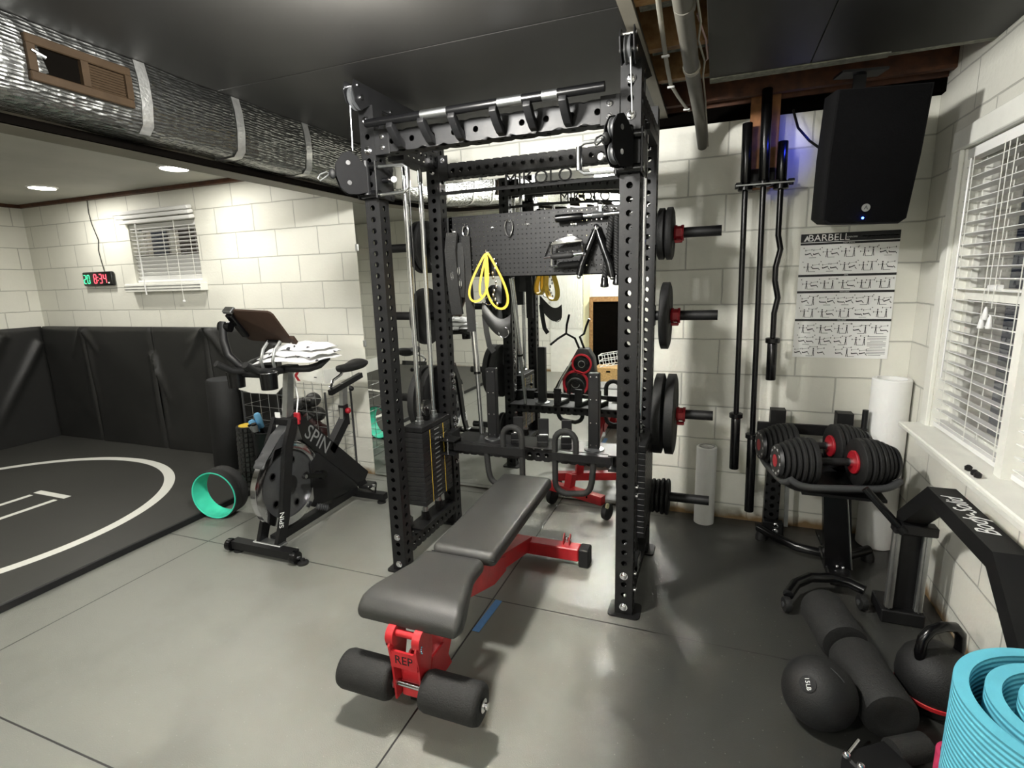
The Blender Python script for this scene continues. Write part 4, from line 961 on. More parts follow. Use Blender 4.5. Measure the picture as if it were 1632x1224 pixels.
# chrome bar standing behind the rack and J cups on the shelf
t = thing('leaning_bar', 'chrome bar leaning upright behind the black hanging straps', 'bar', (-1.34, 2.86, .553))
b = B(); b.cyl((-1.325, 2.875, .556), (-1.35, 2.90, .93), .0125, STEEL, 16).cyl((-1.35, 2.90, .93), (-1.392, 2.93, 1.50), .019, CHROME, 18).cyl((-1.3496, 2.8995, .925), (-1.3505, 2.901, .94), .022, BLKG, 18); b.obj('shaft', t)
for x, l in ((-1.06, 'black J cup with pale liner nearest the bike-side storage post'), (-.90, 'black J cup with pale liner in the middle of the rear shelf'), (-.76, 'black J cup with pale liner nearest the window-side storage post')):
    t = thing('j_cup', l, 'J cup', (x, 2.80, .553), (0, 0, .25), 'J cups on the rear shelf')
    B().span((-.03, -.07, 0), (.03, .07, .028), BLK, bev=.003).span((-.03, .055, .028), (.03, .07, .13), BLK, bev=.003).span((-.03, -.07, .028), (.03, -.055, .065), BLK, bev=.003).obj('cup_body', t, world=False, smooth=0)
    B().span((-.026, -.055, .028), (.026, .054, .038), WHITEP, bev=.002).obj('liner', t, world=False, smooth=0)
# ------------------------------------------------------------------ big wall mirror, slightly bowed near its top
b = B()
def mir(u, v):
    x = -2.455+2.10*u; z = .012+2.11*v
    t = .022+.028*max(0, 1-((x+1.05)/.62)**2); s = z-1.77
    return (x, 3.287-t*(0 if s < 0 else s*s/.2 if s < .1 else s-.05), z)
b.grid(60, 80, mir, MIRROR)
t = thing('wall_mirror', 'large frameless wall mirror behind the power rack', 'mirror', (-1.4, 3.3, 0))
b.obj('mirror_glass', t, smooth=180); B().span((-2.455, 3.2885, .012), (-.355, 3.308, 2.122), STEEL).obj('backing', t, smooth=0)
b = B()
for x, z in ((-2.452, 1.75), (-2.452, 1.05), (-1.45, 2.12)): b.box((x, 3.284, z), (.02, .012, .05), ALU, bev=.003)
b.obj('mirror_clips', t)
# ------------------------------------------------------------------ adjustable bench
bx = -.915
bench = thing('weight_bench', 'red framed adjustable bench with black pads and foam rollers', 'weight bench', (bx, 1.9, 0))
def pad(name, rows, thick, z, parent, rnd=.03, drop=0.0):
    # rows: (y, halfwidth, centre x, z offset of the top, thickness)
    sec = []; n = 8
    vs = []; fs = []
    for (y, hw, cx, dz, th) in rows:
        r = min(rnd, th*.48); ring = []
        for sx, sz, a0 in ((1, 1, 0), (-1, 1, PI/2), (-1, -1, PI), (1, -1, 1.5*PI)):
            for i in range(n):
                a = a0+PI/2*i/(n-1); ring.append((cx+sx*(hw-r)+r*math.cos(a), y, z+dz-th/2+sz*(th/2-r)+r*math.sin(a)))
        vs += ring
    k = 4*n
    for i in range(len(rows)-1):
        for j in range(k): fs.append((i*k+j, (i+1)*k+j, (i+1)*k+(j+1) % k, i*k+(j+1) % k))
    fs.append(tuple(range(k))); fs.append(tuple(range((len(rows)-1)*k+k-1, (len(rows)-1)*k-1, -1)))
    b = B(); b.add(vs, fs, PADV); return b.obj(name, parent, smooth=50)
def soft(y0, y1, w0, w1, th, c0, c1, dz0=0, dz1=0, e=.03, m=10, th0=None):
    rows = []
    for i in range(m+1):
        a = PI/2*i/m; s = math.sin(a); rows.append((y0+e*(1-math.cos(a))*1.0, w0-.03+.03*s, c0, -th*.45*(1-s)+dz0, max(.012, (th0 or th)-th*.9*(1-s))))
    for i in range(1, 8):
        f = i/8; rows.append((y0+e+(y1-y0-2*e)*f, w0+(w1-w0)*f, c0+(c1-c0)*f, dz0+(dz1-dz0)*f, (th0 or th)+(th-(th0 or th))*f))
    for i in range(m, -1, -1):
        a = PI/2*i/m; s = math.sin(a); rows.append((y1-e*(1-math.cos(a)), w1-.03+.03*s, c1, -th*.45*(1-s)+dz1, max(.012, th-th*.9*(1-s))))
    return rows
q = pad('back_pad', soft(1.695, 2.535, .138, .14, .062, -.89, -.905, 0, .006, .032), .062, .452, bench, .022)
b = B(); b.tube([(-.89-.136+.272*i/20, 1.700-.004*math.sin(PI*i/20), .425) for i in range(21)], .0025, BLK, 6); b.obj('piping', q)
# seat pad: flares and rolls over at the front
rows = []
hw = lambda y: .132+.062*max(0, min(1, (1.56-y)/.22))
for i in range(9):
    a = PI/2*i/8; rows.append((1.664-.03*(1-math.cos(a)) if False else 1.668-.028*(1-math.cos(a)), .105+.027*math.sin(a), -.905, -.028*(1-math.sin(a)), .012+.05*math.sin(a)))
for i in range(1, 9):
    y = 1.640-.24*i/8; rows.append((y, hw(y), -.905, .004*i/8, .062+.038*(i/8)**2))
for i in range(1, 13):
    a = PI/2*i/12; y = 1.40-.10*math.sin(a); rows.append((y, hw(y)-.022*(1-math.cos(a))**3, -.905, .004-.062*(1-math.cos(a)), .100-.084*(1-math.cos(a))))
pad('seat_pad', rows, .06, .455, bench, .03)
fr = B()
fr.bar((bx, 1.62, .315), (bx, 2.50, .075), .07, .075, RED)                                # spine
fr.bar((bx, 1.44, .06), (bx, 1.64, .345), .075, .075, RED)                                 # front post
fr.span((bx-.19, 1.405, .03), (bx+.19, 1.475, .085), RED, bev=.006)
fr.prism([(-.09, 0), (.09, 0), (.04, .12), (-.04, .12)], .008, RED, frame((bx+.045, 1.44, .085), (0, 1, 0), (0, 0, 1)))
fr.prism([(-.09, 0), (.09, 0), (.04, .12), (-.04, .12)], .008, RED, frame((bx-.045, 1.44, .085), (0, 1, 0), (0, 0, 1)))
for s in (-1, 1):
    fr.prism([(-.16, 0), (.18, 0), (.10, -.10), (-.05, -.12)], .008, RED, frame((bx+s*.05, 1.62, .39), (0, 1, 0), (0, 0, 1)))
    fr.prism([(-.10, .07), (.02, .07), (.42, -.10), (.42, -.17), (.28, -.16), (.0, -.06)], .007, RED, frame((bx+s*.042, 1.68, .31), (0, 1, 0), (0, 0, 1)))
    fr.bar((bx+s*.05, 1.70, .385), (bx+s*.05, 2.45, .388), .03, .012, BLK)
fr.obj('frame', bench, smooth=30, label='red steel frame')
b = B(); b.span((-1.215, 2.465, .028), (-.612, 2.54, .098), RED, bev=.005); b.obj('rear_foot', bench, smooth=30)
for s, x in ((1, -.612), (-1, -1.215)):
    b = B(); b.span((x-.012*(s < 0), 2.462, .0), (x+s*.055 if s > 0 else x-.055, 2.543, .101), RUB, bev=.006)
    b.obj('foot_cap', bench, smooth=30)
B().span((bx-.06, 1.40, .0), (bx+.06, 1.48, .032), RUB, bev=.004).obj('front_pad_foot', bench, smooth=30)
b = B()
for dx in (-.016, .016): b.prism([(-.02, 0), (.02, 0), (.02, .045), (.008, .055), (-.02, .035)], .004, RED, frame((-.685+dx, 2.515, .098), (0, 1, 0), (0, 0, 1)))
b.obj('pin_bracket', bench, smooth=0)
B().cyl((-.706, 2.512, .125), (-.664, 2.512, .125), .007, CHROME, 10).ball((-.685, 2.512, .128), .012, CHROME, 10, 6).obj('bracket_bolt', bench)
# leg holder
lx = bx+.015; lh = B()
for s in (-1, 1):
    x = lx+s*.050
    lh.prism([(-.01, .125), (.05, .125), (.05, .10), (.055, .02), (.02, -.10), (.01, -.155), (-.028, -.155), (-.035, -.02), (-.05, .06)], .008, RED, frame((x, 1.315, .262), (0, 1, 0), (0, 0, 1)), bev=.002)
    lh.cyl((x-.014, 1.305, .345), (x+.014, 1.305, .345), .036, RED, 24)
lh.span((lx-.05, 1.273, .245), (lx+.05, 1.281, .305), RED)
lh.span((lx-.05, 1.305, .378), (lx+.05, 1.36, .386), RED)
lh.cyl((lx-.05, 1.30, .355), (lx+.05, 1.30, .355), .012, RED, 14)
lh.span((lx-.045, 1.32, .10), (lx+.045, 1.328, .20), RED); l_ = lh.obj('leg_holder', bench, smooth=30, label='red leg holder plates')
b = B(); b.text('REP', .043, INK, frame((lx, 1.2725, .275), (1, 0, 0), (0, 0, 1)), .0008); b.obj('maker_mark', l_, smooth=0)
b = B()
for s in (-1, 1):
    for i in range(5):
        a = -.6+i*.3; b.ball((lx+s*.050+s*.015, 1.305-.027*math.cos(a), .345-.02+.026*math.sin(a)*.8), .0035, CHROME, 6, 4)
b.obj('detent_holes', l_, kind='stuff')
AX = (1.300, .165)
B().cyl((bx-.262, AX[0], AX[1]), (bx+.298, AX[0], AX[1]), .011, CHROME, 14).obj('axle', bench)
for x0, x1 in ((bx-.248, bx-.045), (bx+.072, bx+.282)):
    r = .066
    b = B(); b.lathe([(.013, .004), (r*.72, 0), (r*.93, .006), (r, .02), (r, x1-x0-.02), (r*.93, x1-x0-.006), (r*.72, x1-x0), (.013, x1-x0-.004)], (x0, AX[0], AX[1]), (1, 0, 0), FOAM, 36); rr = b.obj('foam_roller', bench, smooth=50)
    for xx, d in ((x1, 1), (x0, -1)): B().lathe([(.022, -.001), (.022, .004), (.013, .007), (.001, .007)], (xx, AX[0], AX[1]), (d, 0, 0), CHROME, 16).obj('end_cap', rr)
tag(B().box((-.902, 1.942, .0012), (.034, .24, .0016), BLUET, rot=(0, 0, -.05)).obj('tape_strip', loc=(-.902, 1.942, 0), smooth=0), 'short strip of blue tape on the floor beside the bench', 'tape')

# ------------------------------------------------------------------ spin bike
BXc = -2.30
bike = thing('spin_bike', 'black and silver spin bike with tablet holder', 'exercise bike', (BXc, 2.45, 0))
b = B()
b.bar((BXc, 2.30, .735), (BXc, 2.93, .125), .05, .118, BLK)                                   # main diagonal beam
b.bar((BXc, 2.10, .07), (BXc, 2.84, .082), .05, .045, BLK)                                   # lower rail
b.bar((BXc, 2.62, .43), (BXc, 2.80, .60), .05, .06, BLK)
b.bar((BXc, 2.80, .56), (BXc, 2.795, .70), .045, .045, BLK)
for s in (-1, 1):
    b.sweep([(BXc+s*.062, 2.285, .735), (BXc+s*.066, 2.215, .60), (BXc+s*.066, 2.13, .20), (BXc+s*.066, 2.075, .06)], [(-.012, -.03), (.012, -.03), (.012, .03), (-.012, .03)], BLK, up=(0, 1, 0))
b.span((BXc-.075, 2.255, .70), (BXc+.075, 2.325, .745), BLK, bev=.008)
b.obj('frame', bike, smooth=30)
b = B(); Mx = frame((BXc+.0262, 2.50, .545), (0, .718, -.696), (0, .696, .718)); b.text('SPIN', .125, GREYL, Mx, .0008)
b.obj('beam_lettering', bike, smooth=0); b = B()
b.text('SPIN', .046, LETTER, frame((BXc+.0785, 2.10, .20), (0, -.22, -.97) if False else (0, .2, .98), (0, -.98, .2)), .0008)
b.obj('fork_lettering', bike, smooth=0); b = B()
b.lathe([(.030, 0), (.030, .002), (.001, .002)], (BXc+.026, 2.325, .715), (1, 0, 0), GREYL, 24).lathe([(.024, .002), (.024, .003), (.001, .003)], (BXc+.026, 2.325, .715), (1, 0, 0), DKGREY, 24)
b.text('<', .04, GREYL, frame((BXc+.0295, 2.325, .715), (0, 1, 0), (0, 0, 1)), .0006)
b.obj('head_badge', bike, smooth=0)
# flywheel
c = (2.245, .355)
b = B(); b.lathe([(.20, -.020), (.243, -.020), (.250, -.017), (.250, .017), (.243, .020), (.20, .020), (.20, -.020)], (BXc, c[0], c[1]), (1, 0, 0), CHROME, 72, cap=False)
fw = b.obj('flywheel', bike, smooth=30)
b = B(); b.lathe([(.03, .012), (.10, .010), (.2, .006), (.2, -.006), (.10, -.010), (.03, -.012)], (BXc, c[0], c[1]), (1, 0, 0), GREYP, 48); b.lathe([(.045, -.03), (.05, -.028), (.05, .028), (.045, .03), (.001, .03)], (BXc, c[0], c[1]), (1, 0, 0), BLK, 20)
for i in range(5):
    a = i*2*PI/5; b.lathe([(.022, .013), (.022, .015), (.016, .0155), (.016, .013)], (BXc, c[0]+.14*math.cos(a), c[1]+.14*math.sin(a)), (1, 0, 0), DKGREY, 18)
b.obj('flywheel_disc', fw)
b = B(); outer = [(c[0]+.272*math.cos(a), c[1]+.272*math.sin(a)) for a in [math.radians(62+i*8) for i in range(11)]]; inner = [(c[0]+.20*math.cos(a), c[1]+.20*math.sin(a)) for a in [math.radians(142-i*8) for i in range(11)]]
top = [(2.285, .70), (2.33, .70)]
P = [(2.34, .70), (2.30, .715), (2.255, .70), (2.20, .66), (2.125, .585), (2.06, .50)]+[(c[0]+.256*math.cos(a), c[1]+.256*math.sin(a)) for a in [math.radians(142-i*10) for i in range(9)]]
b.prism(P, .078, GREYP, frame((BXc, 0, 0), (0, 1, 0), (0, 0, 1)), bev=.012); b.obj('fender', bike, smooth=40)
b = B(); P = [(2.42, .42), (2.50, .47), (2.86, .14), (2.83, .09), (2.42, .13)]
b.prism(P, .036, BLK, frame((BXc+.004, 0, 0), (0, 1, 0), (0, 0, 1)), bev=.006); b.obj('chain_guard', bike, smooth=40)
# crank and pedals
b = B(); b.cyl((BXc+.06, 2.46, .335), (BXc+.085, 2.46, .335), .028, BLKG, 18).bar((BXc+.078, 2.46, .335), (BXc+.078, 2.30, .385), .018, .028, BLKG).cyl((BXc+.07, 2.30, .385), (BXc+.095, 2.30, .385), .012, CHROME, 12)
b.bar((BXc-.078, 2.46, .335), (BXc-.078, 2.63, .28), .018, .028, BLKG).cyl((BXc-.085, 2.46, .335), (BXc+.06, 2.46, .335), .022, BLKG, 16); b.obj('crank', bike)
for px, py, pz in ((BXc+.14, 2.80, .145), (BXc-.13, 2.63, .28)):
    b = B(); b.box((px, py, pz), (.085, .10, .025), BLK, bev=.006).bar((px-.03, py-.05, pz+.02), (px+.03, py-.05, pz+.05), .004, .03, BLK).tube([(px-.03, py+.045, pz), (px-.035, py+.05, pz-.05), (px+.02, py+.05, pz-.075), (px+.035, py+.045, pz)], .007, BLK, 8); b.cyl((px+.04, py, pz), (px+.06, py, pz), .01, CHROME, 10); b.obj('pedal', bike)
# feet
b = B(); b.bar((BXc-.235, 2.035, .045), (BXc+.215, 2.035, .045), .055, .045, BLK); b.span((BXc-.10, 2.04, .055), (BXc+.10, 2.105, .072), ALU, bev=.004); b.obj('front_foot', bike, smooth=0)
for x in (BXc-.245, BXc+.225):
    B().lathe([(.012, -.02), (.034, -.016), (.036, 0), (.034, .016), (.012, .02)], (x, 2.02, .04), (1, 0, 0), BLKG, 20).lathe([(.010, .02), (.010, .026), (.001, .026)], (x, 2.02, .04), (1, 0, 0), CHROME, 12).obj('transport_wheel', bike)
for x, y in ((BXc-.20, 2.035), (BXc+.26, 2.035), (BXc-.2, 2.86), (BXc+.2, 2.86)):
    B().lathe([(.03, 0), (.03, .012), (.012, .018), (.012, .03)], (x, y, 0), (0, 0, 1), RUB, 16).obj('leveling_foot', bike)
b = B(); b.bar((BXc-.22, 2.86, .05), (BXc+.235, 2.86, .05), .05, .045, BLK); b.obj('rear_foot', bike, smooth=0)
b = B(); b.lathe([(.018, 0), (.016, .01), (.016, .012)]+[(.016+.006*(i % 2), .012+i*.006) for i in range(10)]+[(.001, .08)], (BXc+.035, 2.42, .14), (.5, .45, -.25), GREYP, 16); b.obj('rubber_bellows', bike)
# seat
b = B(); b.bar((BXc, 2.79, .60), (BXc, 2.815, .845), .028, .05, ALU); b.obj('seat_post', bike, smooth=0, label='silver seat post')
b = B(); b.bar((BXc, 2.68, .805), (BXc, 3.01, .865), .03, .035, BLK); b.ball((BXc, 2.895, .79), .018, BLK, 12, 8); b.tube([(BXc, 2.71, .815), (BXc+.005, 2.685, .845), (BXc, 2.72, .88), (BXc, 2.80, .905), (BXc, 2.82, .925)], .010, CHROME, 10); b.lathe([(.016, 0), (.02, .006), (.02, .02), (.012, .028)], (BXc+.02, 2.80, .66), (1, 0, 0), REDC, 14); b.obj('seat_slider', bike)
vs = []; fs = []; n = 14; k = 20
for i in range(n+1):
    f = i/n; y = 2.76+.265*f; hwid = .024+.072*(max(0, f-.25)/.75)**1.1 if f > .25 else .024+.004*f; hwid *= math.sqrt(max(.02, 1-((f-.5)/.5)**8)); zc = .945+.012*(f-.4)**2*4
    th = (.030+.015*f)*math.sqrt(max(.05, 1-((f-.5)/.5)**8))
    for j in range(k):
        a = 2*PI*j/k; vs.append((BXc+hwid*math.cos(a), y, zc+(th*.65 if math.sin(a) > 0 else th)*math.sin(a)))
for i in range(n):
    for j in range(k): fs.append((i*k+j, (i+1)*k+j, (i+1)*k+(j+1) % k, i*k+(j+1) % k))
fs.append(tuple(range(k))); fs.append(tuple(range(n*k+k-1, n*k-1, -1)))
B().add(vs, fs, RUB).obj('saddle', bike, smooth=60)
# handlebar post, bars, holder
b = B(); b.bar((BXc, 2.30, .72), (BXc, 2.352, 1.015), .035, .05, ALU); hp = b.obj('handlebar_post', bike, smooth=0, label='silver handlebar post')
b = B(); b.bar((BXc-.0185, 2.298, .78), (BXc-.0185, 2.345, .985), .002, .026, LETTER); 
for i in range(9): b.box((BXc-.0205, 2.302+.005*i, .80+.021*i), (.001, .012, .003), INK)
b.span((BXc-.052, 2.262, .675), (BXc-.016, 2.266, .775), LETTER)
b.obj('height_scale', hp, smooth=0)
b = B()
b.span((BXc-.05, 2.20, 1.005), (BXc+.05, 2.40, 1.04), BLK, bev=.012)
for s in (-1, 1):
    b.tube([(BXc+s*.03, 2.28, 1.03), (BXc+s*.13, 2.26, 1.035), (BXc+s*.225, 2.27, 1.04), (BXc+s*.245, 2.33, 1.05), (BXc+s*.22, 2.43, 1.075)], .019, RUB, 12, scale=[1, 1, 1.05, 1.05, .95])
    b.tube([(BXc+s*.05, 2.26, 1.03), (BXc+s*.06, 2.15, 1.035), (BXc+s*.085, 2.04, 1.055), (BXc+s*.10, 1.965, 1.105)], .019, RUB, 12, scale=[1, 1, 1, .9])
b.prism([(-.13, .0), (-.05, .05), (.05, .05), (.13, .0), (.10, -.05), (-.10, -.05)], .03, BLK, mtx((BXc, 2.14, 1.025)), bev=.008)
b.obj('handlebars', bike, smooth=60)
b = B()
for s in (-1, 1):
    b = B(); b.lathe([(.042, 0), (.046, .09), (.043, .09), (.039, .004), (.001, .003)], (BXc+s*.115, 2.09, .955), (0, 0, 1), BLKG, 20, cap=False).tube([(BXc+s*.115+.045*math.cos(a), 2.09+.045*math.sin(a), 1.045) for a in [2*PI*i/18 for i in range(18)]], .003, CHROME, 6, closed=True); b.obj('bottle_cage', bike)
b = B(); b.tube([(BXc-.03, 2.12, 1.045), (BXc-.09, 2.10, 1.075), (BXc-.145, 2.085, 1.13), (BXc-.165, 2.085, 1.21), (BXc-.17, 2.095, 1.29), (BXc-.17, 2.10, 1.31)], .022, BLK, 12, scale=[.9, .9, 1, 1, .9, .8]); b.cyl((BXc-.195, 2.10, 1.285), (BXc-.135, 2.115, 1.28), .028, BLKG, 20)
tm = frame((BXc-.005, 2.182, 1.279), (.997, .057, -.052), (.077, -.649, .757))
b.box((-.128, .01, .016), (.045, .17, .02), BLKG, M=tm, bev=.005).box((-.115, .118, .006), (.06, .022, .04), STEEL, M=tm, bev=.004)
b.box((.03, -.112, .014), (.09, .03, .022), BLKG, M=tm, bev=.004)
b.obj('tablet_arm', bike)
b = B()
for s in (-1, 1): b.tube([(BXc+.01+s*.042, 2.20, 1.045), (BXc+.012+s*.042, 2.19, 1.09), (BXc+.02+s*.042, 2.205, 1.15), (BXc+.03+s*.042, 2.24, 1.192)], .0085, ALU, 8)
b.obj('clamp_arms', bike, label='silver clamp arms')
t = thing('tablet', 'brown cased tablet tilted on the spin bike holder', 'tablet', (BXc, 2.2, 1.2))
B().prism(rrect(.305, .237, .022), .012, CARD, tm @ Matrix.Translation((.0, 0, 0)), bev=.003).obj('case', t, smooth=40)
B().prism(rrect(.285, .215, .012), .001, BLKG, tm @ Matrix.Translation((0, 0, -.0068))).obj('screen', t)
B().box((.16, -.10, -.004), (.03, .05, .024), CARD, M=tm, bev=.004).obj('corner_clip', t)
# folded printed cloth over the handlebars
cm_ = bpy.data.materials.new('printed_cloth'); cm_.use_nodes = True; nt = cm_.node_tree; p = nt.nodes['Principled BSDF']
tc = nn(nt, 'ShaderNodeTexCoord'); vo = nn(nt, 'ShaderNodeTexVoronoi', feature='F1'); vo.inputs['Scale'].default_value = 17; vo.inputs['Randomness'].default_value = .7; nt.links.new(tc.outputs['Object'], vo.inputs['Vector'])
nz = nn(nt, 'ShaderNodeTexNoise'); nz.inputs['Scale'].default_value = 60; nt.links.new(tc.outputs['Object'], nz.inputs['Vector'])
lt = math_node(nt, 'LESS_THAN', math_node(nt, 'ADD', vo.outputs['Distance'], math_node(nt, 'MULTIPLY', nz.outputs['Fac'], .5)), .44)
mx = nn(nt, 'ShaderNodeMix', data_type='RGBA'); nt.links.new(lt, mx.inputs[0]); mx.inputs[6].default_value = S(226, 226, 226); mx.inputs[7].default_value = S(58, 58, 62); nt.links.new(mx.outputs[2], p.inputs['Base Color']); p.inputs['Roughness'].default_value = .85
t = thing('folded_towel', 'white towel with small dark print folded on the bike handlebars', 'towel', (BXc+.10, 2.33, 1.08))
for kz, w, dd in ((0, .20, .14), (1, .19, .13), (2, .165, .11)):
    b = B(); z = 1.085+kz*.03
    nx = 18; vs = []; fs = []
    def top(u, v): 
        x = (u-.5)*2; y = (v-.5)*2; e = max(0, 1-(abs(x)**4))*max(0, 1-abs(y)**4)
        return (BXc+.085+x*w+.02*kz, 2.34+y*dd, z+.030*math.sqrt(e)+.006*math.sin(7*x+kz)*math.cos(5*y+2*kz)-.03*max(0, -x-.2))
    def bot(u, v): 
        a = top(1-u, v); return (a[0], a[1], z-.03*max(0, -((1-u)-.5)*2-.2))
    b.grid(nx, nx, top, cm_).grid(nx, nx, bot, cm_); b.obj('towel_fold', t, smooth=70)
# red safety key on its white cord
t = thing('safety_key', 'red plastic clip hanging on a white cord from the bike', 'clip', (BXc+.07, 2.33, .74))
b = B(); b.box((BXc+.065, 2.31, .745), (.04, .022, .05), REDC, bev=.006).box((BXc+.065, 2.308, .715), (.03, .02, .03), REDC, bev=.004); b.obj('clip_body', t)
B().tube([(BXc+.065, 2.31, .768), (BXc+.072, 2.325, .85), (BXc+.055, 2.335, .92), (BXc+.045, 2.34, .99), (BXc+.03, 2.345, 1.01)], .004, WHITEP, 6).obj('cord', t)

# red attachment lying behind the rack
t = thing('bench_attachment', 'red steel tube attachment lying behind the rack by the mirror', 'bench attachment', (-.78, 3.10, 0))
b = B(); b.bar((-.985, 3.20, .13), (-.60, 3.06, .125), .05, .055, RED); b.bar((-.84, 3.148, .15), (-.83, 3.17, .235), .05, .05, RED)
for f in (.25, .75): b.cyl((-.985+.385*f-.008, 3.20-.14*f-.026, .13), (-.985+.385*f-.009, 3.20-.14*f-.024, .13), .007, DARK, 12)
b.obj('tube', t, smooth=30)
for f in (.04, .96): B().lathe([(.02, -.018), (.05, -.015), (.053, 0), (.05, .015), (.02, .018)], (-.985+.395*f+(.03 if f > .5 else -.0), 3.20-.14*f, .053), (.94, -.34, 0), RUB, 24).obj('wheel', t)
B().cyl((-.575, 3.045, .10), (-.565, 3.042, .10), .018, CREAM, 14).obj('end_bolt', t)
# ------------------------------------------------------------------ props behind the bike
t = thing('foam_bolster', 'tall black foam bolster standing beside the wall pads', 'bolster', (-3.66, 3.03, .04))
B().lathe([(.118, 0), (.122, .008), (.122, .725), (.116, .738)], (-3.685, 3.03, .04), (.035, 0, .74), RUB, 40).obj('cylinder', t, smooth=50)
B().lathe([(.112, .739), (.06, .742), (.001, .742)], (-3.685, 3.03, .04), (.035, 0, .74), GREYP, 40, cap=False).obj('end_disc', t, smooth=50)
ROLLG = mat('roller_foam', S(40, 40, 39), .5, 0, .1, 20)
t = thing('foam_roller', 'knobbly black foam roller with yellow core standing upright', 'foam roller', (-3.20, 2.80, .04))
b = B(); nu, nv = 96, 72; r0 = .072
def fr_(u, v):
    a = 2*PI*u; z = .45*v
    cu = (u*16) % 1; cv = (v*12) % 1
    g = min(1, min(cu, 1-cu)*9)*min(1, min(cv, 1-cv)*9)
    if int(u*16) % 4 == 3: g = .3+.7*abs(math.sin(PI*(v*12+u*16)))
    r = r0+.010*g; return (-3.212+r*math.cos(a)+.03*v, 2.80+r*math.sin(a), .04+z)
b.grid(nu, nv, lambda u, v: fr_(1-u, v) if False else fr_(u, v), ROLLG); b.lathe([(.081, .4502), (.066, .452)], (-3.182, 2.80, .04), (0, 0, 1), RUB, 40, cap=False); b.obj('textured_sleeve', t, smooth=40)
B().lathe([(.066, .448), (.064, .455), (.05, .453), (.001, .453)], (-3.182, 2.80, .04), (0, 0, 1), YEL, 40, cap=False).obj('core', t)
t = thing('yoga_wheel', 'mint green and black yoga wheel standing on the floor', 'yoga wheel', (-2.99, 2.33, 0))
ax = V((-.20, .98, 0)); c0 = V((-3.0, 2.305, .163))
B().lathe([(.150, 0), (.150, .13)], c0, ax, MINT, 64, cap=False).lathe([(.150, 0), (.157, -.002), (.158, .004), (.158, .126), (.157, .132), (.150, .13)], c0, ax, MINT, 64, cap=False).obj('inner_ring', t, smooth=50)
B().lathe([(.1582, .003), (.163, .005), (.163, .045), (.158+.002, .05), (.160, .080), (.163, .085), (.163, .125), (.1582, .127)], c0, ax, RUB, 64, cap=False).obj('outer_tread', t, smooth=50)
# wire bin with printed header
t = thing('wire_bin', 'white wire bin with white header panel and red mark', 'bin', (-2.99, 3.10, 0), (0, 0, -.07))
w, d = .43, .13
for x in (-w, w):
    for y in (-d, d): B().tube([(x, y, .04 if x < -.1 else 0), (x, y, .74)], .008, GREYP, 8).obj('post', t, world=False)
b = B()
for i in range(1, 7):
    z = .06+.105*i
    b.tube([(-w, -d, z), (w, -d, z)], .002, STEEL, 5).tube([(-w, d, z), (w, d, z)], .002, STEEL, 5).tube([(w, -d, z), (w, d, z)], .002, STEEL, 5).tube([(-w, -d, z), (-w, d, z)], .002, STEEL, 5)
for i in range(1, 9):
    x = -w+2*w*i/9; b.tube([(x, -d, .1), (x, -d, .74)], .002, STEEL, 5); b.tube([(x, d, .1), (x, d, .74)], .002, STEEL, 5)
b.span((-w, -d, .10), (w, d, .104), STEEL); b.obj('wire_mesh', t, world=False)
b = B(); P = [(-w-.01, .815), (-.02, .82), (.04, .875), (w+.01, .905), (w+.01, .805), (.24, .825), (.08, .795), (-.04, .70), (-.30, .69), (-w-.01, .71)]
b.prism(P, .006, WHITE, frame((0, -d-.012, 0), (1, 0, 0), (0, 0, 1))); b.span((w+.002, -d, .80), (w+.008, d, .90), WHITE); hd = b.obj('header_panel', t, world=False, smooth=0)
b = B(); M0 = frame((.185, -d-.0162, .85), (1, 0, 0), (0, 0, 1))
b.prism([(-.045, .034), (-.03, .034), (-.022, .0), (-.03, -.034), (-.045, -.034)], .001, REDC, M0).prism([(.04, .036), (.012, .036), (-.016, 0), (.012, -.036), (.04, -.036), (.012, 0)], .001, REDC, M0)
b.obj('red_mark', hd, world=False, smooth=0)
B().span((.36, -d-.0165, .845), (.385, -d-.0155, .852), INK).obj('hand_slot', hd, world=False, smooth=0)
def glove(x, y, z, rot, m, label):
    t = thing('boxing_glove', label, 'boxing glove', (x, y, z), rot, 'boxing gloves in the wire bin')
    b = B(); b.ball((0, 0, .0), (.062, .05, .055), m, 18, 12).ball((-.05, 0, -.005), (.05, .045, .045), m, 18, 10); b.lathe([(.04, -.07), (.045, -.12), (.05, -.17), (.044, -.172), (.001, -.16)], (0, 0, 0), (1, 0, 0), m, 18, cap=False); b.obj('mitt', t, world=False, smooth=70)
    b = B(); b.tube([(-.045, -.045, .02), (-.01, -.062, .015), (.02, -.056, .0)], .017, m, 10, scale=[1, 1.1, .8]); b.obj('thumb', t, world=False, smooth=70)
    b = B(); b.lathe([(.0455, -.115), (.0515, -.118), (.0535, -.150), (.0505, -.153)], (0, 0, 0), (1, 0, 0), DKGREY, 18, cap=False)
    for i in range(4): b.box((-.05+.018*i, -.047+.004*abs(i-1.5), .022), (.010, .004, .005), LETTER)
    b.obj('wrist_strap', t, world=False)
glove(-2.80, 3.07, .645, (0, -.3, .2), VINYL, 'black boxing glove on top of the pile in the wire bin')
glove(-2.775, 3.08, .535, (0, .1, 0), VINYL, 'black boxing glove in the middle of the wire bin pile')
glove(-2.765, 3.09, .40, (0, .9, .2), MAROON, 'dark maroon boxing glove low in the wire bin')
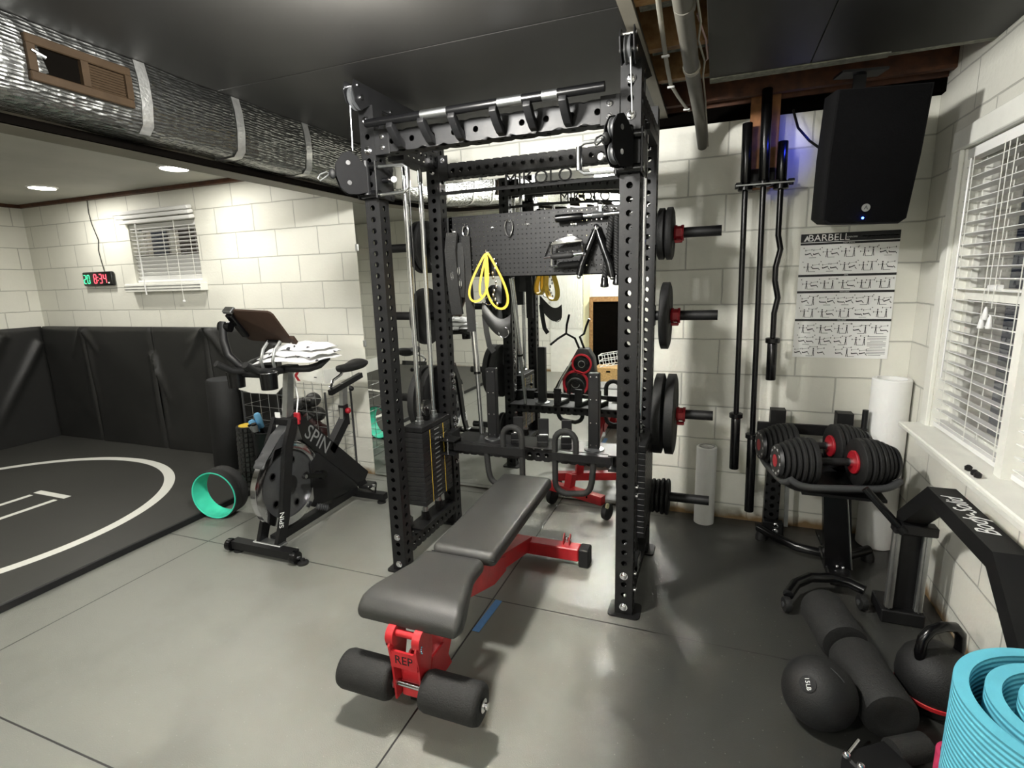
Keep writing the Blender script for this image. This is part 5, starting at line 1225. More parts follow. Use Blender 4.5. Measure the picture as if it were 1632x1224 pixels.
# bucket with blue foam handles
t = thing('black_bucket', 'slim black bucket standing between foam roller and bike', 'bucket', (-2.98, 2.78, 0))
B().lathe([(.085, 0), (.10, .47), (.104, .475), (.10, .48), (.094, .475), (.08, .01), (.001, .008)], (-2.98, 2.78, 0), (0, 0, 1), BLK, 32, cap=False).obj('bucket_wall', t, smooth=50)
for (p0, p1, l) in (((-3.0, 2.80, .30), (-3.035, 2.755, .605), 'light blue foam grip handle in the bucket, upper one'), ((-2.97, 2.76, .30), (-3.06, 2.72, .56), 'light blue foam grip handle in the bucket, lower one')):
    a, e = V(p0), V(p1); m_ = a+(e-a)*.62
    t = thing('grip_handle', l, 'hand grip', p0, group='foam grip handles in the black bucket')
    B().cyl(a, m_, .012, BLKG, 12).obj('shaft', t); dn = (e-m_); L = dn.length
    B().lathe([(.012, 0), (.022, .006), (.024, L*.5), (.022, L-.01), (.012, L)], m_, dn, BLUEP, 18).obj('grip', t, smooth=60)
for i, (p0, p1) in enumerate((((-2.95, 2.80, .28), (-3.05, 2.70, .535)), ((-2.99, 2.74, .25), (-2.99, 2.68, .55)))):
    t = thing('grip_handle', ('black handled grip with pale stripes in the bucket', 'black handled grip nearest the bike in the bucket')[i], 'hand grip', p0, group='black grips in the black bucket')
    B().tube([p0, p1], .018, BLKG, 12).obj('shaft', t); B().tube([V(p0)+(V(p1)-V(p0))*.8, V(p0)+(V(p1)-V(p0))*.96], .0195, GREYL, 12).obj('end_band', t)

# ------------------------------------------------------------------ speaker in the corner
t = thing('speaker', 'large black loudspeaker hung high above the exercise chart', 'speaker', (.552, 2.86, 1.715), (.10, .03, .10))
def spk(u, w0, dz): return None
P = [(-.160, .0), (-.132, -.022), (.132, -.022), (.160, .0), (.170, .25), (.170, .50), (-.170, .50), (-.170, .25)]
b = B(); M = frame((0, 0, 0), (1, 0, 0), (0, 0, 1))
front = [(x, z) for x, z in P]; n = len(front); vs = []; fs = []
for y, k in ((-.17, .975), (-.155, 1.0), (.0, 1.0), (.17, .68)):
    for x, z in front: vs.append((x*k, y, (z-.25)*(1 if k > .9 else .92)+.25))
for i in range(3):
    for j in range(n): fs.append((i*n+j, i*n+(j+1) % n, (i+1)*n+(j+1) % n, (i+1)*n+j))
fs.append(tuple(range(n-1, -1, -1))); fs.append(tuple(range(3*n, 4*n)))
b.add(vs, fs, MATTE); b.obj('cabinet', t, world=False, smooth=30)
b = B(); b.prism([(x*.93, z*.985+.004 if z > 0 else z*.6) for x, z in front], .006, mat('speaker_grille', S(7, 7, 8), .85, 0, .1, 90, .5, 500, spec=.08), frame((0, -.172, 0), (1, 0, 0), (0, 0, 1)), bev=.002); b.obj('grille', t, world=False, smooth=30)
b = B(); b.lathe([(.016, 0), (.016, .003), (.001, .003)], (0, -.174, .045), (0, -1, 0), STEEL, 22); b.text('A', .022, INK, frame((0, -.1775, .045), (1, 0, 0), (0, 0, 1)), .0006); b.obj('badge', t, world=False)
B().lathe([(.0045, 0), (.0045, .003), (.001, .004)], (-.006, -.176, .004), (0, -1, 0), LED_B, 12).obj('power_led', t, world=False, label='lit blue power light')
b = B(); b.span((-.10, .11, .46), (.10, .17, .49), BLK).bar((0, .15, .48), (0, .17, .62), .05, .012, BLK).span((-.09, .10, .615), (.09, .24, .625), BLK); b.obj('mount', t, world=False)
B().tube([(-.10, .16, .30), (-.16, .22, .36), (-.20, .30, .43), (-.22, .36, .52)], .006, CABLE, 8).obj('speaker_cable', t, world=False)
sl = bpy.data.lights.new('speaker_glow', 'SPOT'); sl.energy = 1.3; sl.color = (.03, .06, 1); sl.spot_size = 1.5; sl.spot_blend = .8; sl.shadow_soft_size = .02
so = bpy.data.objects.new('rear_led', sl); COL.objects.link(so); so.parent = t; so.location = (-.16, .19, .40); so.rotation_euler = (math.radians(78), 0, math.radians(20))

# ------------------------------------------------------------------ vertical barbell holder and its bars
t = thing('barbell_holder', 'black three slot bar hanger on a plywood backer', 'bar holder', (.20, 3.30, 1.93))
B().span((.128, 3.208, 1.925), (.268, 3.236, 2.44), PLY, bev=.002).span((.145, 3.2365, 1.93), (.25, 3.309, 2.28), WOODD).obj('backer_board', t, smooth=0, label='plywood backer board')
b = B(); b.span((.07, 3.195, 1.93), (.35, 3.207, 1.955), BLK)
for x in (.108, .172, .238, .302): pass
for x0, x1 in ((.072, .100), (.140, .190), (.228, .272), (.312, .342)): b.span((x0, 3.08, 1.93), (x1, 3.195, 1.945), BLK, bev=.003)
b.span((.072, 3.16, 1.93), (.342, 3.195, 1.945), BLK)
for x in (.165, .235): b.prism([(0, 0), (.045, 0), (.04, .05), (.02, .075), (0, .08)], .05, BLK, frame((x, 3.207, 1.945), (0, -1, 0), (0, 0, 1)), bev=.006)
b.obj('slot_plate', t, smooth=30)
B().span((.072, 3.076, 1.926), (.342, 3.080, 1.932), STEEL).obj('front_lip', t, smooth=0)
BARS = 'bars hanging in the wall holder'
def bar(x, ztop, zbot, slv, lab, ez=False, lean=.018):
    t = thing('barbell', lab, 'barbell', (x, 3.125, zbot), (0, -lean/ (ztop-zbot)*1.0, 0), BARS)
    L = ztop-zbot
    for z0, z1, nm in ((0, slv, 'sleeve'), (L-slv, L, 'sleeve')):
        B().lathe([(.023, z0), (.025, z0+.003), (.025, z1-.003), (.023, z1)], (0, 0, 0), (0, 0, 1), BLKG, 24).obj(nm, t, world=False)
    if not ez: B().cyl((0, 0, slv), (0, 0, L-slv), .0145, BLKG, 18).obj('shaft', t, world=False)
    else:
        pts = [(0, 0, slv), (0, 0, slv+.10), (-.0, 0, slv+.16), (.014, 0, slv+.24), (-.004, 0, slv+.33), (-.004, 0, slv+.40), (.014, 0, slv+.49), (.0, 0, slv+.56), (0, 0, L-slv)]
        pp = []
        for i in range(len(pts)-1):
            for j in range(5): pp.append(V(pts[i]).lerp(V(pts[i+1]), j/5))
        pp.append(V(pts[-1])); B().tube(pp, .0145, BLKG, 14).obj('shaft', t, world=False, smooth=60)
    for z in (slv, L-slv-.03): B().lathe([(.03, z), (.036, z+.004), (.036, z+.026), (.03, z+.03)], (0, 0, 0), (0, 0, 1), BLKG, 24).obj('inner_collar', t, world=False)
bar(.140, 2.235, .39, .30, 'straight black barbell hanging nearest the weight plates', lean=.026)
bar(.232, 2.385, .142, .435, 'longest black barbell hanging in the middle of the wall holder', lean=.036)
bar(.298, 2.13, .915, .20, 'short wavy black curl bar hanging nearest the loudspeaker', True, lean=.016)

# ------------------------------------------------------------------ exercise poster
px0, px1, pz0, pz1 = .417, .868, 1.018, 1.684; PWd, PH = px1-px0, pz1-pz0; Yp = 3.3055
t = thing('exercise_poster', 'white barbell exercise chart taped to the wall', 'poster', (.64, Yp, 1.35))
B().span((px0, Yp, pz0), (px1, Yp+.0012, pz1), PAPER).obj('sheet', t, smooth=0)
def pr(b, u, v, w, h, m): b.box((px0+PWd*u, Yp-.0004, pz1-PH*v), (PWd*w, .0006, PH*h), m)
b = B()
pr(b, .5, .033, 1, .066, INK); pr(b, .5, .079, 1, .017, INK)
for v in (.330, .462, .690): pr(b, .5, v, 1, .018, INK)
b.obj('black_bands', t, smooth=0)
b = B(); b.text('BARBELL', .050, LETTER, frame((px0+PWd*.29, Yp-.0012, pz1-PH*.036), (1, 0, 0), (0, 0, 1)), .0004)
b.text('EXERCISES', .010, LETTER, frame((px0+PWd*.53, Yp-.0012, pz1-PH*.036), (1, 0, 0), (0, 0, 1)), .0004)
pr(b, .80, .036, .34, .006, LETTER); pr(b, .66, .036, .05, .010, LETTER); pr(b, .96, .036, .04, .010, LETTER); pr(b, .75, .060, .5, .002, GREYL)
b.prism([(-.015, -.014), (0, .016), (.017, -.014), (.006, -.014), (0, -.003), (-.006, -.014)], .0004, LETTER, frame((px0+PWd*.065, Yp-.0012, pz1-PH*.036), (1, 0, 0), (0, 0, 1)))
for v, s in ((.079, 'CHEST & BACK'), (.330, 'ARMS'), (.462, 'SHOULDERS'), (.690, 'FULL BODY')): b.text(s, .008, LETTER, frame((px0+PWd*.5, Yp-.0012, pz1-PH*v), (1, 0, 0), (0, 0, 1)), .0003)
b.obj('title_lettering', t, smooth=0)
b = B(); rnd = random.Random(5)
rows = [.145, .255, .395, .525, .625, .755, .850, .945]
for ri, v in enumerate(rows):
    cols = 5 if ri < 6 else 4
    for ci in range(cols):
        if ri == 7: us = [.06+.083*i+.5*ci*.88 for i in range(4)] if ci < 2 else []
        else: us = [.095+.19*ci, .095+.19*ci+.085]
        for k, u in enumerate(us):
            kind = rnd.random(); s = 1
            def seg(x0, y0, x1, y1, w):
                M = frame((px0+PWd*u, Yp-.0004, pz1-PH*v), (1, 0, 0), (0, 0, 1)); a = V((x0, y0, 0)); e = V((x1, y1, 0)); dd = (e-a)
                M2 = M @ Matrix.Translation((a+e)/2) @ Matrix.Rotation(math.atan2(dd.y, dd.x), 4, 'Z'); b.box((0, 0, 0), (dd.length, w, .0006), INK, M=M2)
            if kind < .6:     # standing lifter
                h = -.002 if k else 0
                seg(0, -.012, 0, .008, .005); seg(-.002, -.012, -.004, -.028, .003); seg(.002, -.012, .004, -.028, .003); seg(-.003, .013, .003, .013, .006)
                by = (.018 if k else .0)+rnd.uniform(-.004, .006); seg(-.018, by, .018, by, .0012); seg(-.018, by-.004, -.018, by+.004, .003); seg(.018, by-.004, .018, by+.004, .003)
            else:             # lying or bent lifter
                an = rnd.uniform(-.35, .35); seg(-.016, -.012, .010, -.008+an*.02, .005); seg(.010, -.009, .018, -.020, .003); seg(-.018, -.009, -.014, -.009, .006); by = .004+rnd.uniform(0, .008); seg(-.016, by, .014, by+.004, .0012); seg(-.016, by-.004, -.016, by+.004, .003); seg(.014, by, .014, by+.008, .003)
        if us:
            uc = (us[0]+us[-1])/2; pr(b, uc, v+.042, .075, .004, GREYL); pr(b, us[0]-.055, v-.035, .008, .008, GREYP)
b.obj('printed_figures', t, smooth=0, kind='stuff')
b = B()
for i in range(13): pr(b, .875-(.01 if i == 12 else 0), .822+.0125*i, .19-(.06 if i in (3, 7, 12) else 0), .004, GREYL)
b.obj('small_print', t, smooth=0, kind='stuff')

# ------------------------------------------------------------------ paper rolls
t = thing('paper_roll', 'white roll of paper standing at the foot of back wall', 'paper roll', (-.010, 3.215, 0))
B().lathe([(.055, 0), (.058, .002), (.058, .478), (.054, .482), (.040, .482), (.038, .478), (.034, .478), (.032, .46), (.03, .1)], (-.010, 3.215, 0), (0, 0, 1), PAPER, 40, cap=False).obj('wound_sheet', t)
b = B(); b.tube([(-.010+.047*math.cos(a)*(1-a*.02), 3.215+.047*math.sin(a)*(1-a*.02), .4825) for a in [i*.35 for i in range(30)]], .0012, GREYL, 5); b.obj('sheet_edges', t)
t = thing('paper_roll', 'wide white roll standing in the corner behind dumbbell stand', 'paper roll', (.868, 3.205, 0))
B().lathe([(.084, 0), (.088, .004), (.088, .925), (.084, .93), (.066, .93), (.062, .90), (.06, .1)], (.877, 3.215, 0), (0, 0, 1), WHITEP, 44, cap=False).obj('wound_sheet', t)

# ------------------------------------------------------------------ plate storage rack behind the dumbbells
t = thing('storage_rack', 'low black perforated rack frame behind the dumbbell stand', 'storage rack', (.53, 3.19, 0))
b = B()
for x in (.352, .672):
    holed_tube(b, (x, 3.19, 0), 12, BLK, sides=(0,), z0=.05, length=.74, seg=12)
b.obj('uprights', t, smooth=30)
B().span((.25, 3.15, .612), (.776, 3.175, .668), BLK, bev=.003).prism([(-.02, 0), (.10, 0), (.10, -.06)], .02, BLK, frame((.27, 3.165, .612), (1, 0, 0), (0, 0, 1))).prism([(.02, 0), (-.10, 0), (-.10, -.06)], .02, BLK, frame((.762, 3.165, .612), (1, 0, 0), (0, 0, 1))).obj('top_bar', t, smooth=0)
B().cyl((.762, 3.165, .66), (.762, 3.165, .765), .014, BLK, 16).obj('end_peg', t)
for x in (.352, .672):
    b = B(); b.span((x-.07, 3.10, 0), (x+.07, 3.27, .012), BLK).span((x-.045, 3.10, .012), (x+.06, 3.15, .10), BLK, bev=.006); b.obj('base_block', t)
    b = B()
    for z in (.05, .085): bolt_geo(b, (x+.02, 3.10, z), (0, -1, 0), .012)
    b.obj('base_bolts', t)
B().bar((.425, 3.12, .08), (.415, 3.12, .40), .02, .02, ALU).obj('brace', t, smooth=0)

# ------------------------------------------------------------------ dumbbell stand
t = thing('dumbbell_stand', 'black dumbbell stand with curved tray and wheels', 'dumbbell stand', (.60, 2.75, 0))
b = B(); P = [(.36, 2.41, .075), (.40, 2.50, .082), (.47, 2.575, .085), (.56, 2.60, .085), (.63, 2.59, .08), (.685, 2.56, .07)]
b.tube(P, .023, BLKG, 14); b.obj('front_foot', t, smooth=60)
b = B(); P = [(.285, 3.09, .065), (.37, 3.0, .06), (.46, 2.93, .055), (.58, 2.90, .055), (.70, 2.92, .055), (.80, 3.0, .06)]
b.tube(P, .023, BLKG, 14); b.obj('rear_foot', t, smooth=60)
for x, y in ((.355, 2.395), (.668, 2.515)): B().lathe([(.01, -.014), (.032, -.013), (.034, 0), (.032, .013), (.01, .014)], (x, y, .035), (1, .25, 0), RUB, 20).lathe([(.012, .014), (.012, .018), (.001, .018)], (x, y, .035), (-1, -.25, 0), GREYP, 12).obj('wheel', t)
for x, y in ((.30, 3.08), (.80, 3.0)): B().lathe([(.03, 0), (.03, .02), (.02, .05)], (x, y, 0), (0, 0, 1), RUB, 16).obj('rubber_foot', t)
b = B(); b.span((.555, 2.59, .05), (.655, 2.92, .085), BLKG, bev=.006); b.bar((.61, 2.74, .07), (.585, 2.80, .47), .115, .05, BLKG, up=(0, 1, 0)); b.span((.42, 2.66, .455), (.76, 2.99, .468), BLK); b.obj('post', t, smooth=30)
b = B(); b.bar((.665, 2.715, .08), (.625, 2.765, .455), .004, .006, STEEL);  # steel strip stands in for the highlight on the glossy post edge
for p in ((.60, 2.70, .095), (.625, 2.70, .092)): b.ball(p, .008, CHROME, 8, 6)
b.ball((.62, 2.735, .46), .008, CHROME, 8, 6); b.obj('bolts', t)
def trayf(u, v):       # scooped tray, front and back edges rolled up
    x = .315+.49*u; s = (v-.5)*2
    y = 2.835+s*.235*(1-.10*max(0, abs(u-.5)*2-.8)*5*.3)
    z = .478+.05*abs(s)**4+.035*(abs(u-.5)*2)**6-.012*math.cos(PI*s*.5)*math.cos((u-.5)*PI)
    dx, dy = x-.56, y-2.835; ca, sa = math.cos(.22), math.sin(.22)
    return (.53+dx*ca*.93-dy*sa, 2.85+dx*sa+dy*ca, z)
b = B(); b.grid(28, 28, trayf, DKGREY); b.grid(28, 28, lambda u, v: V(trayf(1-u, v))+V((0, 0, -.02)), DKGREY)
rim = [trayf(u/28, 0) for u in range(29)]+[trayf(1, v/28) for v in range(1, 29)]+[trayf(1-u/28, 1) for u in range(1, 29)]+[trayf(0, 1-v/28) for v in range(1, 28)]
b.tube([V(p)+V((0, 0, -.008)) for p in rim], .016, GREYP, 10, closed=True); b.obj('tray', t, smooth=60)
def dumbbell(x, y, z, rz, lab):
    t = thing('adjustable_dumbbell', lab, 'dumbbell', (x, y, z), (0, 0, rz), 'adjustable dumbbells on the stand')
    B().lathe([(.012, -.085), (.016, -.075), (.0175, -.03), (.0175, .03), (.016, .075), (.012, .085)], (0, 0, 0), (1, 0, 0), RUB, 20).obj('handle', t, world=False)
    for s in (-1, 1):
        B().cyl((s*.06, 0, 0), (s*.078, 0, 0), .021, CHROME, 18).obj('handle_ring', t, world=False)
        b = B(); b.lathe([(.03, .078), (.052, .08), (.055, .083), (.055, .09), (.03, .09)], (0, 0, 0), (s, 0, 0), REDC, 30); b.obj('red_dial', t, world=False, label='red selector dial')
        hd = None
        for i, (r, w) in enumerate(((.112, .026), (.114, .022), (.112, .02), (.106, .019), (.098, .017), (.088, .016))):
            x0 = .092+sum(q[1]+.004 for q in ((.112, .026), (.114, .022), (.112, .02), (.106, .019), (.098, .017), (.088, .016))[:i])
            b = B(); b.lathe([(.02, x0), (r-.006, x0), (r, x0+.005), (r, x0+w-.005), (r-.006, x0+w), (.02, x0+w)], (0, 0, 0), (s, 0, 0), RUB, 36, cap=False); b.obj('weight_disc', t, world=False, smooth=40)
        b = B(); x0 = .240; b.lathe([(.074, x0), (.080, x0+.004), (.074, x0+.018), (.05, x0+.02), (.001, x0+.02)], (0, 0, 0), (s, 0, 0), DKGREY, 30); e = b.obj('end_dial', t, world=False)
        b = B()
        for i in range(10):
            a = i*2*PI/10; b.text(str(5*(i % 8)+10), .018, LETTER, frame((s*(x0+.0192), .058*math.cos(a), .058*math.sin(a)), (0, -s*math.sin(a)*s, math.cos(a)) if False else (0, s*-1, 0) if False else (0, s, 0), (0, 0, 1)), .0006)
        b.lathe([(.03, x0+.0202), (.03, x0+.021), (.001, x0+.021)], (0, 0, 0), (s, 0, 0), REDC, 20); b.obj('dial_numbers', e, world=False)
dumbbell(.552, 2.735, .606, .22, 'black adjustable dumbbell with red dials, nearer one on the stand')
dumbbell(.498, 2.975, .606, .22, 'black adjustable dumbbell with red dials, farther one by the wall')

# ------------------------------------------------------------------ arched machine by the right wall
t = thing('arched_machine', 'black arched machine frame with white script lettering on top', 'exercise machine', (.85, 2.1, 0))
A = [(2.535, .02), (2.535, .475), (2.255, .695), (1.755, .695), (1.50, .475), (1.50, .02)]
x0, x1 = .762, .848; th = .06
def off(P, d):
    out = []
    for i, p in enumerate(P):
        a = V((P[max(0, i-1)][0], P[max(0, i-1)][1])); c = V((P[min(len(P)-1, i+1)][0], P[min(len(P)-1, i+1)][1])); q = V(p)
        d1 = (q-a).normalized() if i > 0 else (c-q).normalized(); d2 = (c-q).normalized() if i < len(P)-1 else d1
        n1 = V((-d1.y, d1.x)); n2 = V((-d2.y, d2.x)); nm = (n1+n2).normalized(); k = d/max(.3, nm.dot(n1)); out.append(q+nm*k)
    return out
inn = off(A, th)
vs = []; fs = []
for xx in (x0, x1):
    for p in A: vs.append((xx, p[0], p[1]))
    for p in inn: vs.append((xx, p.x, p.y))
n = len(A)
for i in range(n-1):
    fs += [(i, i+1, 2*n+i+1, 2*n+i), (n+i+1, n+i, 3*n+i, 3*n+i+1), (i+1, i, n+i, n+i+1), (2*n+i, 2*n+i+1, 3*n+i+1, 3*n+i)]
fs += [(0, 2*n, 3*n, n), (n-1, 2*n-1, 4*n-1, 3*n-1)]
b = B(); b.add(vs, fs, BLK); b.span((x0-.04, 2.44, 0), (x1+.03, 2.60, .06), BLK, bev=.005).span((x0-.02, 1.42, 0), (x1+.02, 1.58, .03), BLK, bev=.005); b.obj('arch_frame', t, smooth=0)
b = B(); b.text('Body-Solid', .082, LETTER, frame(((x0+x1)/2, 2.02, .6965), (0, 1, 0), (-1, .22, 0)) @ Matrix(((.82, .25, 0, 0), (0, 1, 0, 0), (0, 0, 1, 0), (0, 0, 0, 1))), .0006); b.obj('script_lettering', t, smooth=0)
b = B()
for xx in (x0-.030, x1-.012): b = B(); b.span((xx, 2.44, .07), (xx+.028, 2.465, .42), ALU, bev=.003).span((xx+.010, 2.436, .07), (xx+.016, 2.441, .42), STEEL); b.obj('guide_channel', t, smooth=0, label='silver guide channel')
b = B(); b.span((x0-.035, 2.42, .42), (x1+.03, 2.475, .462), BLK, bev=.004); b.obj('cross_block', t)
b = B(); b.cyl((x0-.02, 2.43, .45), (x0-.14, 2.47, .585), .015, BLKG, 14).cyl((x0-.02, 2.43, .45), (x0+.0, 2.43, .43), .02, BLK, 14); b.obj('lever_handle', t)
b = B(); b.tube([(.80, 1.46, .10), (.88, 1.46, .10), (.95, 1.46, .10)], .016, BLKG, 10); [b.ball((xx, 1.46, .10), .024, RUB, 12, 8) for xx in (.79, .95)]; b.obj('stop_bar', t)

# ------------------------------------------------------------------ loose things on the floor at the right
t = thing('roller_attachment', 'pair of black foam rollers on a steel bar on the floor', 'foam roller', (.51, 2.0, 0))
d = V((.108, -.60, 0)).normalized(); o = V((.475, 2.345, .086)); r = .0845
for s0, s1 in ((0, .255), (.305, .60)):
    B().lathe([(.02, s0+.008), (r*.55, s0), (r*.93, s0+.004), (r, s0+.018), (r, s1-.018), (r*.93, s1-.004), (r*.55, s1), (.02, s1-.008)], o, d, FOAM, 44).obj('foam_pad', t, smooth=50)
b = B(); b.cyl(o+d*.24, o+d*.32, .014, STEEL, 14).lathe([(.022, .27), (.026, .275), (.026, .29), (.022, .295)], o, d, STEEL, 16); b.obj('steel_bar', t)
t = thing('slam_ball', 'black rubber slam ball with round logo badge on the floor', 'ball', (.378, 1.772, 0))
b = B(); b  .ball((.378, 1.772, .1125), .1125, RUB, 48, 32); b.obj('ball_skin', t, smooth=180)
dn = V((-.42, -.62, .66)).normalized(); c = V((.378, 1.772, .1125)); Mb = frame(c+dn*.112, dn.cross(V((0, 0, 1))).normalized()*-1, dn.cross(dn.cross(V((0, 0, 1)))).normalized()*-1)
if (Mb.to_3x3() @ V((0, 0, 1))).dot(dn) < 0: Mb = frame(c+dn*.112, dn.cross(V((0, 0, 1))).normalized(), -dn.cross(dn.cross(V((0, 0, 1)))).normalized())
b = B(); b.lathe([(.025, -.003), (.025, .0012), (.001, .0012)], c+dn*.112, dn, BLKG, 28); b.text('15LB', .019, LETTER, Mb @ Matrix.Translation((0, 0, .002)) @ Matrix.Rotation(-1.0, 4, 'Z'), .0008); b.obj('logo_badge', t)
b = B(); b.tube([c+V((.1135*math.sin(a)*.8, -.1135*math.sin(a)*.6, .1135*math.cos(a))) for a in [.25+i*.05 for i in range(10)]], .0015, GREYP, 5); b.obj('mould_seam', t)
t = thing('kettlebell', 'black kettlebell with red band beside the blue mat', 'kettlebell', (.765, 1.985, 0), (0, 0, .5))
prof = [(.06, .0), (.085, .004), (.092, .012), (.098, .025), (.112, .06), (.118, .10), (.114, .14), (.10, .175), (.075, .20), (.04, .212), (.001, .214)]
B().lathe(prof, (0, 0, 0), (0, 0, 1), RUB, 44).obj('bell', t, world=False, smooth=60)
B().lathe([(.108, .046), (.1135, .047), (.1155, .060), (.1105, .063)], (0, 0, 0), (0, 0, 1), RED, 44, cap=False).obj('red_band', t, world=False, smooth=60)
b = B(); b.tube([(-.07, 0, .175), (-.078, 0, .215), (-.072, 0, .262), (-.045, 0, .292), (0, 0, .30), (.045, 0, .292), (.072, 0, .262), (.078, 0, .215), (.07, 0, .175)], .0165, BLKG, 14); b.span((-.06, -.035, .195), (.06, .035, .203), BLKG, bev=.003); b.obj('handle', t, world=False, smooth=60)
b = B(); b.text('50', .05, LETTER, frame((0, -.092, .155), (1, 0, 0), (0, .42, .9)), .002); b.obj('cast_number', t, world=False)
# blue exercise mat, rolled and stood on end
t = thing('exercise_mat', 'thick light blue exercise mat rolled and stood on end', 'exercise mat', (.63, 1.13, 0))
def spiral(turns, r_in, pitch, th, n, z0, z1, cx, cy, a0, m, ell=1.0):
    b = B(); vs = []; fs = []
    for i in range(n+1):
        a = a0+turns*2*PI*i/n; r = r_in+pitch*(a-a0)/(2*PI)
        wob = 1+.03*math.sin(2*a+.6)
        for rr in (r*wob-th/2, r*wob+th/2):
            for z in (z0, z1-.004, z1) if False else (z0, z1): vs.append((cx+rr*math.cos(a)*ell, cy+rr*math.sin(a), z))
    for i in range(n):
        k = 4*i; q = 4*(i+1)
        fs += [(k, q, q+1, k+1), (k+3, q+3, q+2, k+2), (k+1, q+1, q+3, k+3), (k+2, q+2, q, k)]
    fs += [(0, 1, 3, 2), (4*n+2, 4*n+3, 4*n+1, 4*n)]
    return b.add(vs, fs, m)
MAT_R = mat('cyan_foam_ribbed', S(84, 166, 186), .7, 0, .05, 25)
nt = MAT_R.node_tree; p = nt.nodes['Principled BSDF']; oo = posxyz(nt)
wv = math_node(nt, 'SINE', math_node(nt, 'MULTIPLY', oo[2], 520.0)); bp = nn(nt, 'ShaderNodeBump'); bp.inputs['Strength'].default_value = .45; bp.inputs['Distance'].default_value = .003
nt.links.new(wv, bp.inputs['Height']); nt.links.new(bp.outputs['Normal'], p.inputs['Normal'])
spiral(2.45, .088, .050, .026, 260, .002, .655, .695, 1.165, 2.35, MAT_R).obj('rolled_sheet', t, smooth=50)
b = B(); rnd = random.Random(3)
for i in range(9):
    a = 4.05+i*.13; r = .088+.050*((a-2.35)/(2*PI)); b.box((.695+(r-.010)*math.cos(a)*1.0, 1.165+(r-.011)*math.sin(a), .6553), (.022+.012*rnd.random(), .004, .0012), CREAM, rot=(0, 0, a+PI/2))
b.obj('torn_edge', t, smooth=0, label='torn pale edge of the foam')
tag(spiral(3.0, .012, .014, .010, 140, .0, .20, .665, 1.53, .4, PINK).obj('yoga_mat', loc=(.665, 1.53, 0)), 'magenta yoga mat rolled upright behind the blue mat', 'yoga mat')
t = thing('foot_pedal', 'black steel foot plate with chrome bolts at the bottom edge', 'foot plate', (.50, 1.56, 0))
b = B(); b.box((.51, 1.60, .03), (.16, .11, .06), BLK, rot=(0, 0, .6), bev=.006); b.obj('plate_block', t)
b = B(); b.cyl((.425, 1.585, .065), (.47, 1.655, .065), .006, CHROME, 10); [b.ball(q, .012, CHROME, 12, 8) for q in ((.425, 1.585, .066), (.455, 1.555, .066))]; b.obj('chrome_bolts', t)
B().cyl((.56, 1.66, .045), (.66, 1.72, .045), .04, FOAM, 24).obj('foam_sleeve', t)
# ------------------------------------------------------------------ what the mirror shows: the near side of the room
o = stag(struct(B().span((-2.47, YF-.03, 0), (-1.93, YF+.012, 1.98), WHITE), 'door_1', smooth=0), 'white door with ribbed upper panel seen in the mirror', 'door')
b = B()
for i in range(20): b.box((-2.44+.0255*i, YF+.016, 1.33), (.016, .008, 1.24), WHITE)
b.obj('ribbed_panel', o, smooth=0)
stag(struct(B().span((-1.925, YF, 0), (-1.82, YF+.03, 2.3), CREAM), 'trim_10', smooth=0), 'cream post beside the white door', 'trim')
t = thing('wooden_cabinet', 'dark glass fronted wooden cabinet seen in the mirror', 'cabinet', (-1.55, YF+.05, 0))
B().span((-1.80, YF+.004, 0), (-1.28, YF+.10, 1.20), DARK).obj('body', t, smooth=0)
b = B(); b.span((-1.81, YF+.10, 0), (-1.755, YF+.115, 1.20), WOODL).span((-1.325, YF+.10, 0), (-1.27, YF+.115, 1.20), WOODL).span((-1.755, YF+.10, 1.13), (-1.325, YF+.115, 1.20), WOODL); b.obj('door_frame', t, smooth=0)
# window high on the front wall
b = B(); x0, x1, z0, z1 = -3.0, -1.25, 1.93, 2.28
b.span((x0, YF, z0), (x1, YF+.03, z0+.05), WHITE).span((x0, YF, z1-.05), (x1, YF+.03, z1), WHITE)
for x in (x0, x0+.42, x0+.86, x0+1.30, x1-.05): b.span((x, YF, z0), (x+.05, YF+.03, z1), WHITE)
for z in (2.03, 2.09, 2.15): b.span((x0, YF+.03, z), (x1, YF+.036, z+.02), WHITEP)
b.span((x0, YF+.001, z0), (x1, YF+.004, z1), DARK)
stag(struct(b, 'window_4', smooth=0), 'wide low window seen at the top of the mirror', 'window')
# elliptical trainer
t = thing('elliptical_trainer', 'black compact elliptical trainer with two red rimmed discs', 'elliptical', (-1.52, .42, 0))
b = B(); y = .46
b.prism([(-1.70, .05), (-1.36, .05), (-1.30, .30), (-1.33, .55), (-1.40, .66), (-1.52, .66), (-1.60, .52), (-1.72, .30)], .16, BLK, frame((0, y-.10, 0), (1, 0, 0), (0, 0, 1)), bev=.015)
b.span((-1.80, y-.55, .0), (-1.20, y-.47, .06), BLK).span((-1.75, y-.02, .0), (-1.25, y+.05, .05), BLK).bar((-1.5, y-.5, .05), (-1.5, y, .05), .08, .05, BLK); b.obj('body', t)
for z, r, x in ((.235, .165, -1.545), (.475, .125, -1.47)):
    b = B(); b.lathe([(r*.80, .005), (r*.84, .02), (r*.97, .02), (r, .006), (r, .0)], (x, y-.02, z), (0, 1, 0), REDC, 48, cap=False); b.lathe([(r*.8, .004), (r*.5, .012), (r*.3, .012), (r*.2, .02), (.001, .02)], (x, y-.02, z), (0, 1, 0), BLKG, 40, cap=False); b.lathe([(r*.3, .0125), (r*.34, .014), (r*.30, .016)], (x, y-.02, z), (0, 1, 0), STEEL, 30, cap=False); b.obj('drive_disc', t)
b = B()
